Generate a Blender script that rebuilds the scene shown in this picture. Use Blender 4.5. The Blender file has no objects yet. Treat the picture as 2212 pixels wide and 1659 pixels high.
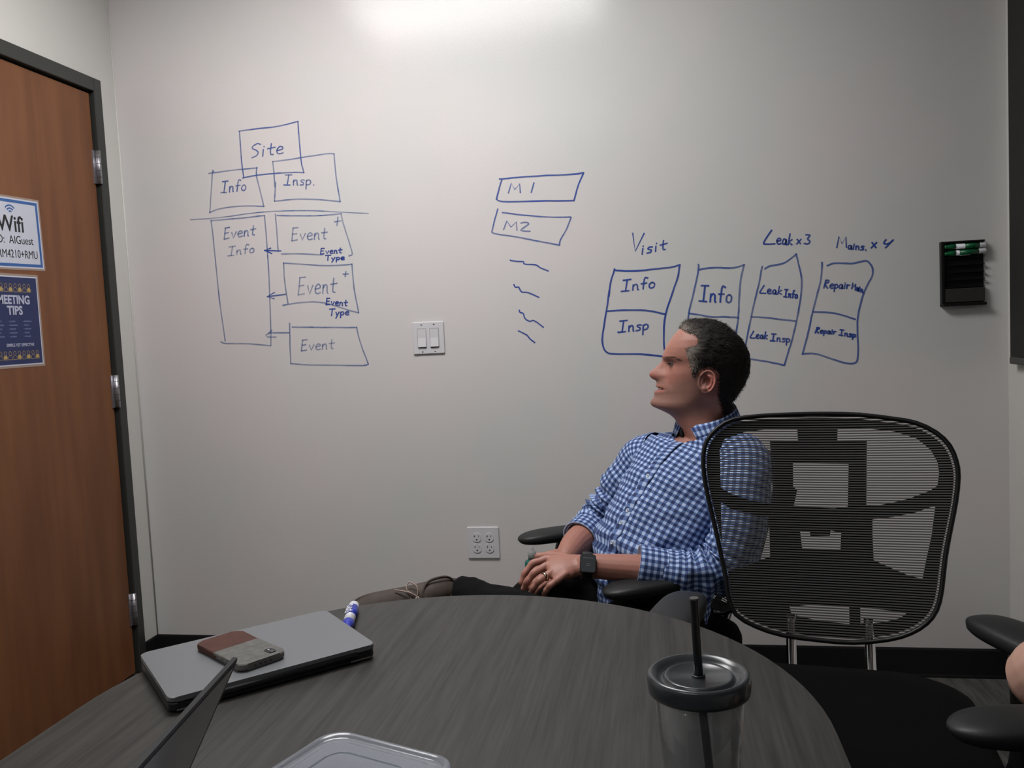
import bpy, bmesh, math, random
from mathutils import Vector, Matrix, noise
from mathutils.geometry import delaunay_2d_cdt
random.seed(7)
C = bpy.context.scene.collection
PI = math.pi
V = Vector

# ---------------------------------------------------------------- camera, light, exposure
cam = bpy.data.cameras.new('camera'); camo = bpy.data.objects.new('camera', cam); C.objects.link(camo)
cam.sensor_width = 36; cam.lens = 1836.14/2212*36; cam.clip_start = 0.02
r_ = [[0.983844, 0.035561, 0.175458], [0.172369, 0.076612, -0.982049], [-0.048365, 0.996427, 0.069245]]
camo.matrix_world = Matrix(((*r_[0], 0), (*r_[1], 0), (*r_[2], 1.2348), (0, 0, 0, 1)))
bpy.context.scene.camera = camo
sc = bpy.context.scene
sc.view_settings.view_transform = 'Standard'; sc.view_settings.look = 'None'
sc.view_settings.gamma = 1; sc.view_settings.use_curve_mapping = False
sc.view_settings.exposure = 0.04
w = bpy.data.worlds.new('world'); sc.world = w; w.use_nodes = True
w.node_tree.nodes['Background'].inputs[0].default_value = (.8, .85, .9, 1)
w.node_tree.nodes['Background'].inputs[1].default_value = 0.02
PANELS = [(-0.80, 1.86, 20.5), (-0.90, -0.42, 6.0)]     # ceiling light panels: x, y, strength
CEIL = 2.74

# ---------------------------------------------------------------- materials
def mat(name, col, rough=.5, metal=0, **k):
    m = bpy.data.materials.new(name); m.use_nodes = True
    b = m.node_tree.nodes['Principled BSDF']
    b.inputs['Base Color'].default_value = (*col, 1); b.inputs['Roughness'].default_value = rough
    b.inputs['Metallic'].default_value = metal
    for a, v in k.items(): b.inputs[a.replace('_', ' ')].default_value = v
    return m
def nd(m, t, **k):
    n = m.node_tree.nodes.new(t)
    for a, v in k.items(): setattr(n, a, v)
    return n
def lk(m, a, b): m.node_tree.links.new(a, b)
def pb(m): return m.node_tree.nodes['Principled BSDF']
def bump(m, scale, strength, dist=.001, detail=4, stretch=None):
    tc = nd(m, 'ShaderNodeTexCoord'); n = nd(m, 'ShaderNodeTexNoise'); n.inputs['Scale'].default_value = scale
    n.inputs['Detail'].default_value = detail
    src = tc.outputs['Object']
    if stretch:
        mp = nd(m, 'ShaderNodeMapping'); mp.inputs['Scale'].default_value = stretch; lk(m, src, mp.inputs[0]); src = mp.outputs[0]
    lk(m, src, n.inputs['Vector'])
    bp = nd(m, 'ShaderNodeBump'); bp.inputs['Strength'].default_value = strength; bp.inputs['Distance'].default_value = dist
    lk(m, n.outputs['Fac'], bp.inputs['Height']); lk(m, bp.outputs[0], pb(m).inputs['Normal'])
    return m
def mottled(name, c1, c2, scale, rough=.5, stretch=(1, 1, 1), detail=5, lo=.35, hi=.65, coord='Object', **k):
    m = mat(name, c1, rough, **k)
    tc = nd(m, 'ShaderNodeTexCoord'); mp = nd(m, 'ShaderNodeMapping'); mp.inputs['Scale'].default_value = stretch
    n = nd(m, 'ShaderNodeTexNoise'); n.inputs['Scale'].default_value = scale; n.inputs['Detail'].default_value = detail
    cr = nd(m, 'ShaderNodeValToRGB'); e = cr.color_ramp.elements
    e[0].position = lo; e[0].color = (*c1, 1); e[1].position = hi; e[1].color = (*c2, 1)
    lk(m, tc.outputs[coord], mp.inputs[0]); lk(m, mp.outputs[0], n.inputs['Vector']); lk(m, n.outputs['Fac'], cr.inputs[0])
    lk(m, cr.outputs[0], pb(m).inputs['Base Color'])
    return m
M = {}
M['board'] = bump(mottled('glossy_dry_erase_paint', (.655, .615, .612), (.60, .61, .598), 1.6, .25, detail=3), 240, .35, .0006, 2); pb(M['board']).inputs['IOR'].default_value = 1.33; pb(M['board']).inputs['Roughness'].default_value = .17
M['paint'] = bump(mat('matt_wall_paint', (.60, .59, .56), .55), 300, .1, .0005)
M['ceiling'] = bump(mat('ceiling_tile', (.6, .6, .58), .9), 120, .4, .002)
M['base'] = mat('black_rubber_baseboard', (.008, .008, .009), .45)
M['frame_paint'] = mat('dark_grey_frame_paint', (.030, .032, .029), .4)
M['door_wood'] = mottled('brown_door_veneer', (.140, .050, .018), (.185, .070, .025), 3.0, .5, (6, 6, .7), 6)
M['steel'] = mat('brushed_hinge_steel', (.45, .44, .47), .35, .9)
M['chrome'] = mat('chrome', (.75, .75, .78), .12, 1)
M['white_plastic'] = mat('white_plate_plastic', (.64, .63, .66), .35)
M['dark_slot'] = mat('dark_slot', (.02, .02, .02), .6)
M['lit'] = mat('light_diffuser', (.9, .9, .9), .5)
M['black_plastic'] = mat('black_plastic', (.006, .006, .0065), .42, Specular_IOR_Level=.3)
M['dull_black'] = mat('dull_black_plastic', (.003, .003, .003), .7, Specular_IOR_Level=.08)
M['arm_pad'] = bump(mat('soft_black_arm_pad', (.012, .013, .0135), .48, Specular_IOR_Level=.35), 400, .15, .0004)
M['black_fabric'] = bump(mat('black_seat_fabric', (.003, .003, .0032), .95, Specular_IOR_Level=.08), 500, .5, .001)
M['mesh_strand'] = mat('grey_mesh_strand', (.075, .073, .073), .6)
M['table_top'] = None
M['silver'] = mat('silver_laptop_lid', (.21, .22, .235), .38, .5)
M['laptop_black'] = mat('black_laptop_plastic', (.010, .010, .012), .4)
M['leather'] = bump(mottled('brown_leather', (.058, .019, .013), (.078, .027, .018), 60, .6, Specular_IOR_Level=.25), 500, .2, .0004)
M['felt'] = bump(mottled('grey_felt', (.105, .103, .095), (.145, .142, .132), 90, .9), 700, .5, .0006)
M['blue_ink'] = mat('blue_marker_plastic', (.03, .045, .42), .3)
M['marker_white'] = mat('white_marker_barrel', (.66, .67, .72), .35)
M['green'] = mat('green_marker_plastic', (.004, .10, .035), .3)
M['black_print'] = mat('black_print', (.012, .012, .014), .5)
M['paper'] = mat('white_paper', (.50, .52, .60), .35)
M['paper_blue'] = mat('mid_blue_print', (.03, .105, .31), .35)
M['navy'] = mat('navy_print', (.013, .022, .090), .35)
M['gold'] = mat('gold_print', (.42, .30, .10), .4)
M['pale_print'] = mat('pale_print', (.42, .44, .55), .4)
M['dim_print'] = mat('dim_pale_print', (.12, .14, .27), .4)
M['laminate'] = mat('clear_laminate_edge', (.30, .22, .18), .18)
M['trousers'] = bump(mat('black_trouser_cloth', (.0055, .0055, .006), .9, Specular_IOR_Level=.1), 500, .4, .001)
M['shoe'] = bump(mottled('taupe_shoe_leather', (.048, .036, .030), (.070, .053, .045), 25, .65, Specular_IOR_Level=.25), 300, .2, .0005)
M['shoe_sole'] = mat('brown_shoe_sole', (.055, .036, .028), .6)
M['lace'] = mat('pale_tan_lace', (.36, .27, .23), .7)
M['pearl'] = mat('pearly_button', (.50, .56, .66), .25)
M['dark_paisley'] = mottled('dark_patterned_collar_lining', (.012, .014, .02), (.045, .05, .06), 160, .8, lo=.5, hi=.6)
M['watch_glass'] = mat('grey_watch_glass', (.055, .062, .066), .22)
M['watch_strap'] = mat('black_watch_strap', (.008, .008, .009), .5)
M['gold_metal'] = mat('polished_ring', (.55, .48, .36), .18, 1)
M['lid_dark'] = mat('dark_grey_cup_lid', (.035, .040, .045), .25)
M['straw'] = mat('black_straw', (.010, .011, .013), .3)
M['blind'] = mat('dark_blind_fabric', (.012, .012, .011), .8)
M['teeth'] = mat('teeth', (.6, .57, .5), .3)
M['eye'] = mat('eyeball', (.20, .16, .15), .3)
M['lash'] = mat('dark_lash', (.03, .015, .012), .7)
M['marker_lines'] = [None]*3

def marker_mat(name, col, alpha):
    m = mat(name, col, .5)
    tc = nd(m, 'ShaderNodeTexCoord'); n = nd(m, 'ShaderNodeTexNoise'); n.inputs['Scale'].default_value = 14; n.inputs['Detail'].default_value = 5
    mr = nd(m, 'ShaderNodeMapRange'); mr.inputs[1].default_value = .35; mr.inputs[2].default_value = .65
    mr.inputs[3].default_value = alpha-.12; mr.inputs[4].default_value = min(1, alpha+.12)
    lk(m, tc.outputs['Object'], n.inputs['Vector']); lk(m, n.outputs['Fac'], mr.inputs[0]); lk(m, mr.outputs[0], pb(m).inputs['Alpha'])
    return m
M['marker_lines'] = [marker_mat('faint_dry_erase_ink', (.06, .14, .38), .50), marker_mat('worn_dry_erase_ink', (.035, .095, .36), .64), marker_mat('blue_dry_erase_ink', (.016, .06, .33), .80)]

def clear_mat(name, tint, gloss_rough, base_alpha, fresnel_ior=1.45, haze=(.5, .52, .6), haze_amt=.15):
    m = bpy.data.materials.new(name); m.use_nodes = True; nt = m.node_tree; nt.nodes.clear()
    out = nt.nodes.new('ShaderNodeOutputMaterial'); tr = nt.nodes.new('ShaderNodeBsdfTransparent'); tr.inputs[0].default_value = (*tint, 1)
    df = nt.nodes.new('ShaderNodeBsdfDiffuse'); df.inputs[0].default_value = (*haze, 1)
    gl = nt.nodes.new('ShaderNodeBsdfGlossy'); gl.inputs['Roughness'].default_value = gloss_rough
    m1 = nt.nodes.new('ShaderNodeMixShader'); m1.inputs[0].default_value = haze_amt
    m2 = nt.nodes.new('ShaderNodeMixShader'); fw_ = nt.nodes.new('ShaderNodeLayerWeight'); fr = nt.nodes.new('ShaderNodeMath'); fr.operation = 'POWER'; fr.inputs[1].default_value = 3.5; nt.links.new(fw_.outputs['Facing'], fr.inputs[0]); fm_ = nt.nodes.new('ShaderNodeMath'); fm_.operation = 'MULTIPLY_ADD'; fm_.inputs[1].default_value = .7; fm_.inputs[2].default_value = .035; nt.links.new(fr.outputs[0], fm_.inputs[0]); fr = fm_
    L = nt.links.new
    L(tr.outputs[0], m1.inputs[1]); L(df.outputs[0], m1.inputs[2]); L(m1.outputs[0], m2.inputs[1]); L(gl.outputs[0], m2.inputs[2])
    L(fr.outputs[0], m2.inputs[0]); L(m2.outputs[0], out.inputs[0])
    return m
M['clear'] = clear_mat('clear_cup_plastic', (.985, .988, .99), .06, 0, 1.35, (.30, .32, .36), .045)
M['frosted'] = clear_mat('frosted_container_plastic', (.86, .88, .92), .18, 0, 1.45, (.42, .45, .52), .34)
M['bottle_clear'] = clear_mat('clear_cap_plastic', (.8, .82, .82), .1, 0, 1.45, (.5, .5, .5), .35)
M['teal'] = mat('teal_liquid', (.004, .10, .085), .15)

def wood_table():
    m = mat('dark_grey_woodgrain_laminate', (.07, .068, .064), .45, Specular_IOR_Level=.3)
    tc = nd(m, 'ShaderNodeTexCoord')
    def layer(sc_, st, det):
        mp = nd(m, 'ShaderNodeMapping'); mp.inputs['Scale'].default_value = st
        n = nd(m, 'ShaderNodeTexNoise'); n.inputs['Scale'].default_value = sc_; n.inputs['Detail'].default_value = det
        lk(m, tc.outputs['Object'], mp.inputs[0]); lk(m, mp.outputs[0], n.inputs['Vector']); return n.outputs['Fac']
    a = layer(14, (5, .22, 1), 6); b = layer(60, (4, .15, 1), 4)
    mx = nd(m, 'ShaderNodeMath', operation='MULTIPLY_ADD'); mx.inputs[1].default_value = .5
    hb = nd(m, 'ShaderNodeMath', operation='MULTIPLY'); hb.inputs[1].default_value = .5
    lk(m, b, hb.inputs[0]); lk(m, a, mx.inputs[0]); lk(m, hb.outputs[0], mx.inputs[2])
    cr = nd(m, 'ShaderNodeValToRGB'); e = cr.color_ramp.elements
    e[0].position = .36; e[0].color = (.020, .0192, .0182, 1); e[1].position = .64; e[1].color = (.048, .046, .043, 1)
    lk(m, mx.outputs[0], cr.inputs[0]); lk(m, cr.outputs[0], pb(m).inputs['Base Color'])
    bp = nd(m, 'ShaderNodeBump'); bp.inputs['Strength'].default_value = .15; bp.inputs['Distance'].default_value = .0005
    lk(m, mx.outputs[0], bp.inputs['Height']); lk(m, bp.outputs[0], pb(m).inputs['Normal'])
    return m
M['table_top'] = wood_table()

def carpet():
    m = mat('grey_loop_carpet', (.06, .06, .058), .95)
    tc = nd(m, 'ShaderNodeTexCoord'); mp = nd(m, 'ShaderNodeMapping'); mp.inputs['Scale'].default_value = (1, .12, 1); mp.inputs['Rotation'].default_value = (0, 0, .5)
    n = nd(m, 'ShaderNodeTexNoise'); n.inputs['Scale'].default_value = 45; n.inputs['Detail'].default_value = 5
    n2 = nd(m, 'ShaderNodeTexNoise'); n2.inputs['Scale'].default_value = 260
    ad = nd(m, 'ShaderNodeMath', operation='ADD'); hf = nd(m, 'ShaderNodeMath', operation='MULTIPLY'); hf.inputs[1].default_value = .5
    cr = nd(m, 'ShaderNodeValToRGB'); e = cr.color_ramp.elements
    e[0].position = .38; e[0].color = (.03, .028, .025, 1); e[1].position = .66; e[1].color = (.12, .115, .105, 1)
    lk(m, tc.outputs['Object'], mp.inputs[0]); lk(m, mp.outputs[0], n.inputs['Vector']); lk(m, tc.outputs['Object'], n2.inputs['Vector'])
    lk(m, n.outputs['Fac'], ad.inputs[0]); lk(m, n2.outputs['Fac'], ad.inputs[1]); lk(m, ad.outputs[0], hf.inputs[0]); lk(m, hf.outputs[0], cr.inputs[0])
    lk(m, cr.outputs[0], pb(m).inputs['Base Color'])
    bp = nd(m, 'ShaderNodeBump'); bp.inputs['Strength'].default_value = .6; bp.inputs['Distance'].default_value = .004
    lk(m, n2.outputs['Fac'], bp.inputs['Height']); lk(m, bp.outputs[0], pb(m).inputs['Normal'])
    return m
M['carpet'] = carpet()

def plaid():
    m = mat('blue_and_white_checked_cotton', (.4, .5, .7), .85)
    uv = nd(m, 'ShaderNodeUVMap'); uv.uv_map = 'UVMap'; sp = nd(m, 'ShaderNodeSeparateXYZ'); lk(m, uv.outputs[0], sp.inputs[0])
    def stripe(o, per):
        d = nd(m, 'ShaderNodeMath', operation='DIVIDE'); d.inputs[1].default_value = per; lk(m, o, d.inputs[0])
        f = nd(m, 'ShaderNodeMath', operation='PINGPONG'); f.inputs[1].default_value = .5; lk(m, d.outputs[0], f.inputs[0])
        r = nd(m, 'ShaderNodeMapRange', interpolation_type='SMOOTHSTEP'); r.inputs[1].default_value = .19; r.inputs[2].default_value = .29
        lk(m, f.outputs[0], r.inputs[0]); return r.outputs[0]
    a = stripe(sp.outputs[0], .0150); b = stripe(sp.outputs[1], .0150)
    s = nd(m, 'ShaderNodeMath', operation='ADD'); lk(m, a, s.inputs[0]); lk(m, b, s.inputs[1])
    h = nd(m, 'ShaderNodeMath', operation='MULTIPLY'); h.inputs[1].default_value = .5; lk(m, s.outputs[0], h.inputs[0])
    cr = nd(m, 'ShaderNodeValToRGB'); e = cr.color_ramp.elements
    e[0].position = 0; e[0].color = (.43, .53, .74, 1); e[1].position = 1; e[1].color = (.018, .032, .11, 1)
    x = cr.color_ramp.elements.new(.5); x.color = (.095, .16, .36, 1)
    lk(m, h.outputs[0], cr.inputs[0]); lk(m, cr.outputs[0], pb(m).inputs['Base Color'])
    return m
M['plaid'] = plaid()

def attr_mat(name, rough=.5, sss=.0, **k):
    m = mat(name, (.5, .3, .25), rough, **k); a = nd(m, 'ShaderNodeVertexColor'); a.layer_name = 'Col'
    lk(m, a.outputs[0], pb(m).inputs['Base Color'])
    if sss:
        pb(m).inputs['Subsurface Weight'].default_value = sss; pb(m).inputs['Subsurface Scale'].default_value = .004
        pb(m).inputs['Subsurface Radius'].default_value = (1, .35, .2)
    return m
M['skin'] = bump(attr_mat('skin', .5, .15), 900, .15, .0004)
M['hair'] = attr_mat('hair', .7, Specular_IOR_Level=.25)

# ---------------------------------------------------------------- builders
def obj(name, bm, m, parent=None, smooth=False, loc=None):
    me = bpy.data.meshes.new(name)
    if isinstance(bm, bpy.types.Mesh): me = bm
    else: bm.normal_update(); bm.to_mesh(me); bm.free()
    if m is not None:
        me.materials.clear(); me.materials.append(m)
    if smooth: me.shade_smooth()
    o = bpy.data.objects.new(name, me); C.objects.link(o)
    if parent is not None: o.parent = parent
    if loc: o.location = loc
    return o
def tag(o, label=None, cat=None, group=None, kind=None):
    if label: o['label'] = label
    if cat: o['category'] = cat
    if group: o['group'] = group
    if kind: o['kind'] = kind
    return o
def thing(name, label, cat, loc=(0, 0, 0), rz=0, group=None):
    o = bpy.data.objects.new(name, None); C.objects.link(o); o.location = loc; o.rotation_euler = (0, 0, rz)
    o.empty_display_size = .05
    return tag(o, label, cat, group)
def struct(name, bm, m, parent=None, **k):
    o = obj(name, bm, m, parent, **k)
    if parent is None: o['kind'] = 'structure'
    return o
def box(bm, x0, x1, y0, y1, z0, z1, bev=0, seg=2):
    r = bmesh.ops.create_cube(bm, size=1, matrix=Matrix.Translation(((x0+x1)/2, (y0+y1)/2, (z0+z1)/2)) @ Matrix.Diagonal((x1-x0, y1-y0, z1-z0, 1)))
    if bev:
        es = list({e for v in r['verts'] for e in v.link_edges})
        bmesh.ops.bevel(bm, geom=es, offset=bev, segments=seg, profile=.5, affect='EDGES')
    return bm
def B(): return bmesh.new()
def uvl(bm): return bm.loops.layers.uv.get('UVMap') or bm.loops.layers.uv.new('UVMap')
def bx(*a, **k): return box(B(), *a, **k)
def crs(P, k):
    P = [V(p) for p in P]; out = []
    for i in range(len(P)-1):
        p0 = P[max(i-1, 0)]; p1 = P[i]; p2 = P[i+1]; p3 = P[min(i+2, len(P)-1)]
        for j in range(k):
            t = j/k; out.append(.5*((2*p1)+(-p0+p2)*t+(2*p0-5*p1+4*p2-p3)*t*t+(-p0+3*p1-3*p2+p3)*t**3))
    out.append(P[-1]); return out
def loft(bm, P, S, side=None, n=16, cap=True, k=1, dome=False, uv=None, expo=2.0):
    """rings round a path; S = radius or (a, b); side = direction of a"""
    P = [V(p) for p in P]; S = [(s, s) if not isinstance(s, tuple) else s for s in S]
    if k > 1:
        S2 = crs([(a, b, 0) for a, b in S], k); P = crs(P, k); S = [(s.x, s.y) for s in S2]
    if dome:
        def ext(p, q, s):
            d = (p-q).normalized(); r = min(s); o = []
            for f in (.5, .85, .99):
                o.append((p+d*r*f, tuple(x*math.sqrt(1-f*f) for x in s)))
            return o
        a = ext(P[0], P[1], S[0]); b = ext(P[-1], P[-2], S[-1])
        P = [x[0] for x in a[::-1]]+P+[x[0] for x in b]; S = [x[1] for x in a[::-1]]+S+[x[1] for x in b]
    rings = []; ref = V(side) if side is not None else None; acc = 0; lay = uvl(bm) if uv else None
    vs = []
    for i, p in enumerate(P):
        t = (P[min(i+1, len(P)-1)]-P[max(i-1, 0)]).normalized()
        if ref is None: ref = t.orthogonal()
        sd = (ref-t*ref.dot(t)).normalized()
        if side is None: ref = sd
        up = t.cross(sd)
        if i: acc += (p-P[i-1]).length
        vs.append(acc)
        ring = []
        for j in range(n):
            an = 2*PI*j/n; c, s = math.cos(an), math.sin(an)
            c = math.copysign(abs(c)**(2/expo), c); s = math.copysign(abs(s)**(2/expo), s)
            ring.append(bm.verts.new(p+sd*c*S[i][0]+up*s*S[i][1]))
        rings.append(ring)
    for i in range(len(rings)-1):
        for j in range(n):
            f = bm.faces.new((rings[i][j], rings[i][(j+1) % n], rings[i+1][(j+1) % n], rings[i+1][j]))
            f.smooth = True
            if uv:
                for l, (a, b) in zip(f.loops, ((j, i), (j+1, i), (j+1, i+1), (j, i+1))): l[lay].uv = (a/n*uv, vs[b])
    if cap:
        bm.faces.new(rings[0][::-1]); bm.faces.new(rings[-1])
    return rings
def tube(P, r, n=8, k=1, **kw):
    bm = B(); loft(bm, P, [r]*len(P), n=n, k=k, **kw); return bm
def lathe(bm, prof, n=48, c=(0, 0, 0)):
    rings = []
    for r, z in prof:
        rings.append([bm.verts.new((c[0]+r*math.cos(2*PI*j/n), c[1]+r*math.sin(2*PI*j/n), c[2]+z)) for j in range(n)])
    for a, b in zip(rings, rings[1:]):
        for j in range(n):
            f = bm.faces.new((a[j], a[(j+1) % n], b[(j+1) % n], b[j])); f.smooth = True
    if prof[0][0] > 1e-5: bm.faces.new(rings[0][::-1])
    if prof[-1][0] > 1e-5: bm.faces.new(rings[-1])
    bmesh.ops.remove_doubles(bm, verts=bm.verts, dist=1e-6)
    return bm
def prism(bm, poly, z0, z1, bev=0, M4=None):
    a = [bm.verts.new((x, y, z0)) for x, y in poly]; b = [bm.verts.new((x, y, z1)) for x, y in poly]
    n = len(poly); bm.faces.new(a[::-1]); top = bm.faces.new(b)
    for i in range(n): bm.faces.new((a[i], a[(i+1) % n], b[(i+1) % n], b[i]))
    if bev:
        es = [e for e in bm.edges if (e.verts[0] in b and e.verts[1] in b) or (e.verts[0] in a and e.verts[1] in a)]
        bmesh.ops.bevel(bm, geom=es, offset=bev, segments=3, profile=.5, affect='EDGES')
    if M4 is not None: bmesh.ops.transform(bm, matrix=M4, verts=bm.verts)
    return bm
def rrect(w, h, r, n=6, cx=0, cy=0):
    out = []
    for (sx, sy, a0) in ((1, 1, 0), (-1, 1, 90), (-1, -1, 180), (1, -1, 270)):
        for i in range(n+1):
            a = math.radians(a0+90*i/n); out.append((cx+sx*(w/2-r)+r*math.cos(a), cy+sy*(h/2-r)+r*math.sin(a)))
    return out
def text_mesh(s, size, align='CENTER', bold=0.0, extrude=.0002, squash=1.0):
    cu = bpy.data.curves.new('lettering', 'FONT'); cu.body = s; cu.size = size; cu.align_x = align; cu.align_y = 'CENTER'
    cu.offset = bold; cu.extrude = extrude; cu.resolution_u = 3
    o = bpy.data.objects.new('tmp', cu); C.objects.link(o)
    dg = bpy.context.evaluated_depsgraph_get(); me = bpy.data.meshes.new_from_object(o.evaluated_get(dg))
    C.objects.unlink(o); bpy.data.objects.remove(o); bpy.data.curves.remove(cu)
    if squash != 1: me.transform(Matrix.Diagonal((squash, 1, 1, 1)))
    return me
def frame4(o, x, y, z=None):
    x = V(x).normalized(); y = V(y); y = (y-x*y.dot(x)).normalized(); z = x.cross(y)
    return Matrix(((x.x, y.x, z.x, o[0]), (x.y, y.y, z.y, o[1]), (x.z, y.z, z.z, o[2]), (0, 0, 0, 1)))
def xf(bm, m): bmesh.ops.transform(bm, matrix=m, verts=bm.verts); return bm
def lettering(parent, s, size, m, M4, **k):
    me = text_mesh(s, size, **k); me.transform(M4); return obj('lettering', me, m, parent)

# ---------------------------------------------------------------- room
XL, XR, YB, YF = -1.9772, 1.0854, 2.9437, -2.0
wall = struct('wall_back', bx(XL-.1, XR+.1, YB, YB+.1, 0, CEIL), M['board'])
# left wall with the door opening
DY0, DY1, DZ = 1.865, 2.846, 2.187
bm = B(); box(bm, XL-.1, XL, DY1-.02, YB, 0, CEIL); box(bm, XL-.1, XL, YF, DY0+.02, 0, CEIL); box(bm, XL-.1, XL, DY0+.02, DY1-.02, DZ-.02, CEIL)
struct('wall_left', bm, M['paint'])
bm = B(); box(bm, XR, XR+.1, YF, YB, 0, CEIL)
struct('wall_right', bm, M['paint'])
struct('wall_front', bx(XL-.1, XR+.1, YF-.1, YF, 0, CEIL), mat('dark_grey_paint', (.12, .12, .125), .6))  # unseen wall, made dark to cut bounce light
struct('floor', bx(XL-.1, XR+.1, YF-.1, YB+.1, -.05, 0), M['carpet'])
struct('ceiling', bx(XL-.1, XR+.1, YF-.1, YB+.1, CEIL, CEIL+.05), M['ceiling'])
def baseboard(name, a, b, nrm):
    a, b, nrm = V(a), V(b), V(nrm)
    prof = [(0, 0), (.006, 0), (.006, .006), (.0045, .012), (.0045, .094), (.003, .1), (0, .1)]
    bm = B(); A = [bm.verts.new(a+nrm*p+V((0, 0, z))) for p, z in prof]; Bv = [bm.verts.new(b+nrm*p+V((0, 0, z))) for p, z in prof]
    for i in range(len(prof)): j = (i+1) % len(prof); bm.faces.new((A[i], A[j], Bv[j], Bv[i]))
    bm.faces.new(A[::-1]); bm.faces.new(Bv); bmesh.ops.recalc_face_normals(bm, faces=bm.faces)
    return struct(name, bm, M['base'])
baseboard('baseboard_back', (XL, YB, 0), (XR, YB, 0), (0, -1, 0))
baseboard('baseboard_left', (XL, DY1, 0), (XL, YB, 0), (1, 0, 0))
baseboard('baseboard_right', (XR, YF, 0), (XR, YB, 0), (-1, 0, 0))
baseboard('baseboard_front', (XL, YF, 0), (XR, YF, 0), (0, 1, 0))
# thin rod added for the pale line of bounce light in the left corner
struct('corner_light_line_1', tube([(XL+.002, YB-.002, .1), (XL+.002, YB-.002, CEIL)], .003), M['paint'])

# door
door = bpy.data.objects.new('door_1', None); C.objects.link(door); door.location = (XL, (DY0+DY1)/2, 0); door['kind'] = 'structure'
tag(door, 'brown wooden door in a dark grey metal frame on the left wall')
T = Matrix.Translation((-XL, -(DY0+DY1)/2, 0))
fw = .042
for nm, b in (('door_jamb', (XL-.08, XL+.014, DY1-fw, DY1, 0, DZ)), ('door_jamb', (XL-.08, XL+.014, DY0, DY0+fw, 0, DZ)), ('door_head', (XL-.08, XL+.014, DY0+fw, DY1-fw, DZ-fw-.006, DZ))):
    obj(nm, xf(bx(*b, bev=.003), T), M['frame_paint'], door)
for nm, b in (('door_stop', (XL-.07, XL-.03, DY1-fw-.012, DY1-fw, 0, DZ-fw)), ('door_stop', (XL-.07, XL-.03, DY0+fw, DY0+fw+.012, 0, DZ-fw)), ('door_stop', (XL-.07, XL-.03, DY0+fw, DY1-fw, DZ-fw-.018, DZ-fw-.006))):
    obj(nm, xf(bx(*b), T), M['frame_paint'], door)
leaf = obj('door_leaf', xf(bx(XL-.046, XL-.002, DY0+fw+.004, DY1-fw-.009, .008, DZ-fw-.014, bev=.002), T), M['door_wood'], door)
for z0 in (1.811, 1.004, .190):
    h = obj('hinge', xf(loft_h := tube([(XL+.010, DY1-fw-.002, z0), (XL+.010, DY1-fw-.002, z0+.118)], .0085, n=14), T), M['steel'], door)
    bm = B(); box(bm, XL-.002, XL+.003, DY1-fw-.022, DY1-fw-.004, z0, z0+.118); xf(bm, T); obj('hinge_plate', bm, M['steel'], h)
    bm = B()
    for q in range(1, 5): lathe(bm, [(.0091, 0), (.0091, .0012)], 14, (XL+.010, DY1-fw-.002, z0+.118*q/5))
    xf(bm, T); obj('knuckle_joint', bm, M['dark_slot'], h)
bm = B(); lathe(bm, [(0, 0), (.026, 0), (.026, .008), (.010, .010), (.010, .05), (0, .05)], 24); xf(bm, T @ frame4((XL-.002, DY0+fw+.065, 1.0), (0, 1, 0), (0, 0, 1)))
hd = obj('door_handle', bm, M['steel'], door, smooth=True)
obj('handle_lever', xf(tube([(XL+.045, DY0+fw+.06, 1.0), (XL+.047, DY0+fw+.12, 1.0), (XL+.045, DY0+fw+.18, .998)], .009, n=10, dome=True), T), M['steel'], hd, smooth=True)

# ceiling light panels
for i, (lx, ly, st) in enumerate(PANELS):
    lw, ld = 1.15, .58
    t = thing('ceiling_light', ['white recessed ceiling light panel above the table near the written wall', 'white recessed ceiling light panel behind the camera'][i], 'ceiling light', (lx, ly, CEIL), 0, 'ceiling light panels')
    bm = B(); z0, z1 = -.012, 0
    for b in ((-lw/2-.03, -lw/2, -ld/2-.03, ld/2+.03), (lw/2, lw/2+.03, -ld/2-.03, ld/2+.03), (-lw/2, lw/2, -ld/2-.03, -ld/2), (-lw/2, lw/2, ld/2, ld/2+.03)): box(bm, *b, z0, z1)
    obj('light_frame', bm, M['white_plastic'], t)
    m = mat('lit_diffuser_%d' % i, (.9, .9, .9), .5); pb(m).inputs['Emission Color'].default_value = (1, .98, .97, 1); pb(m).inputs['Emission Strength'].default_value = st
    obj('light_diffuser', bx(-lw/2, lw/2, -ld/2, ld/2, -.006, 0), m, t)

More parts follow.
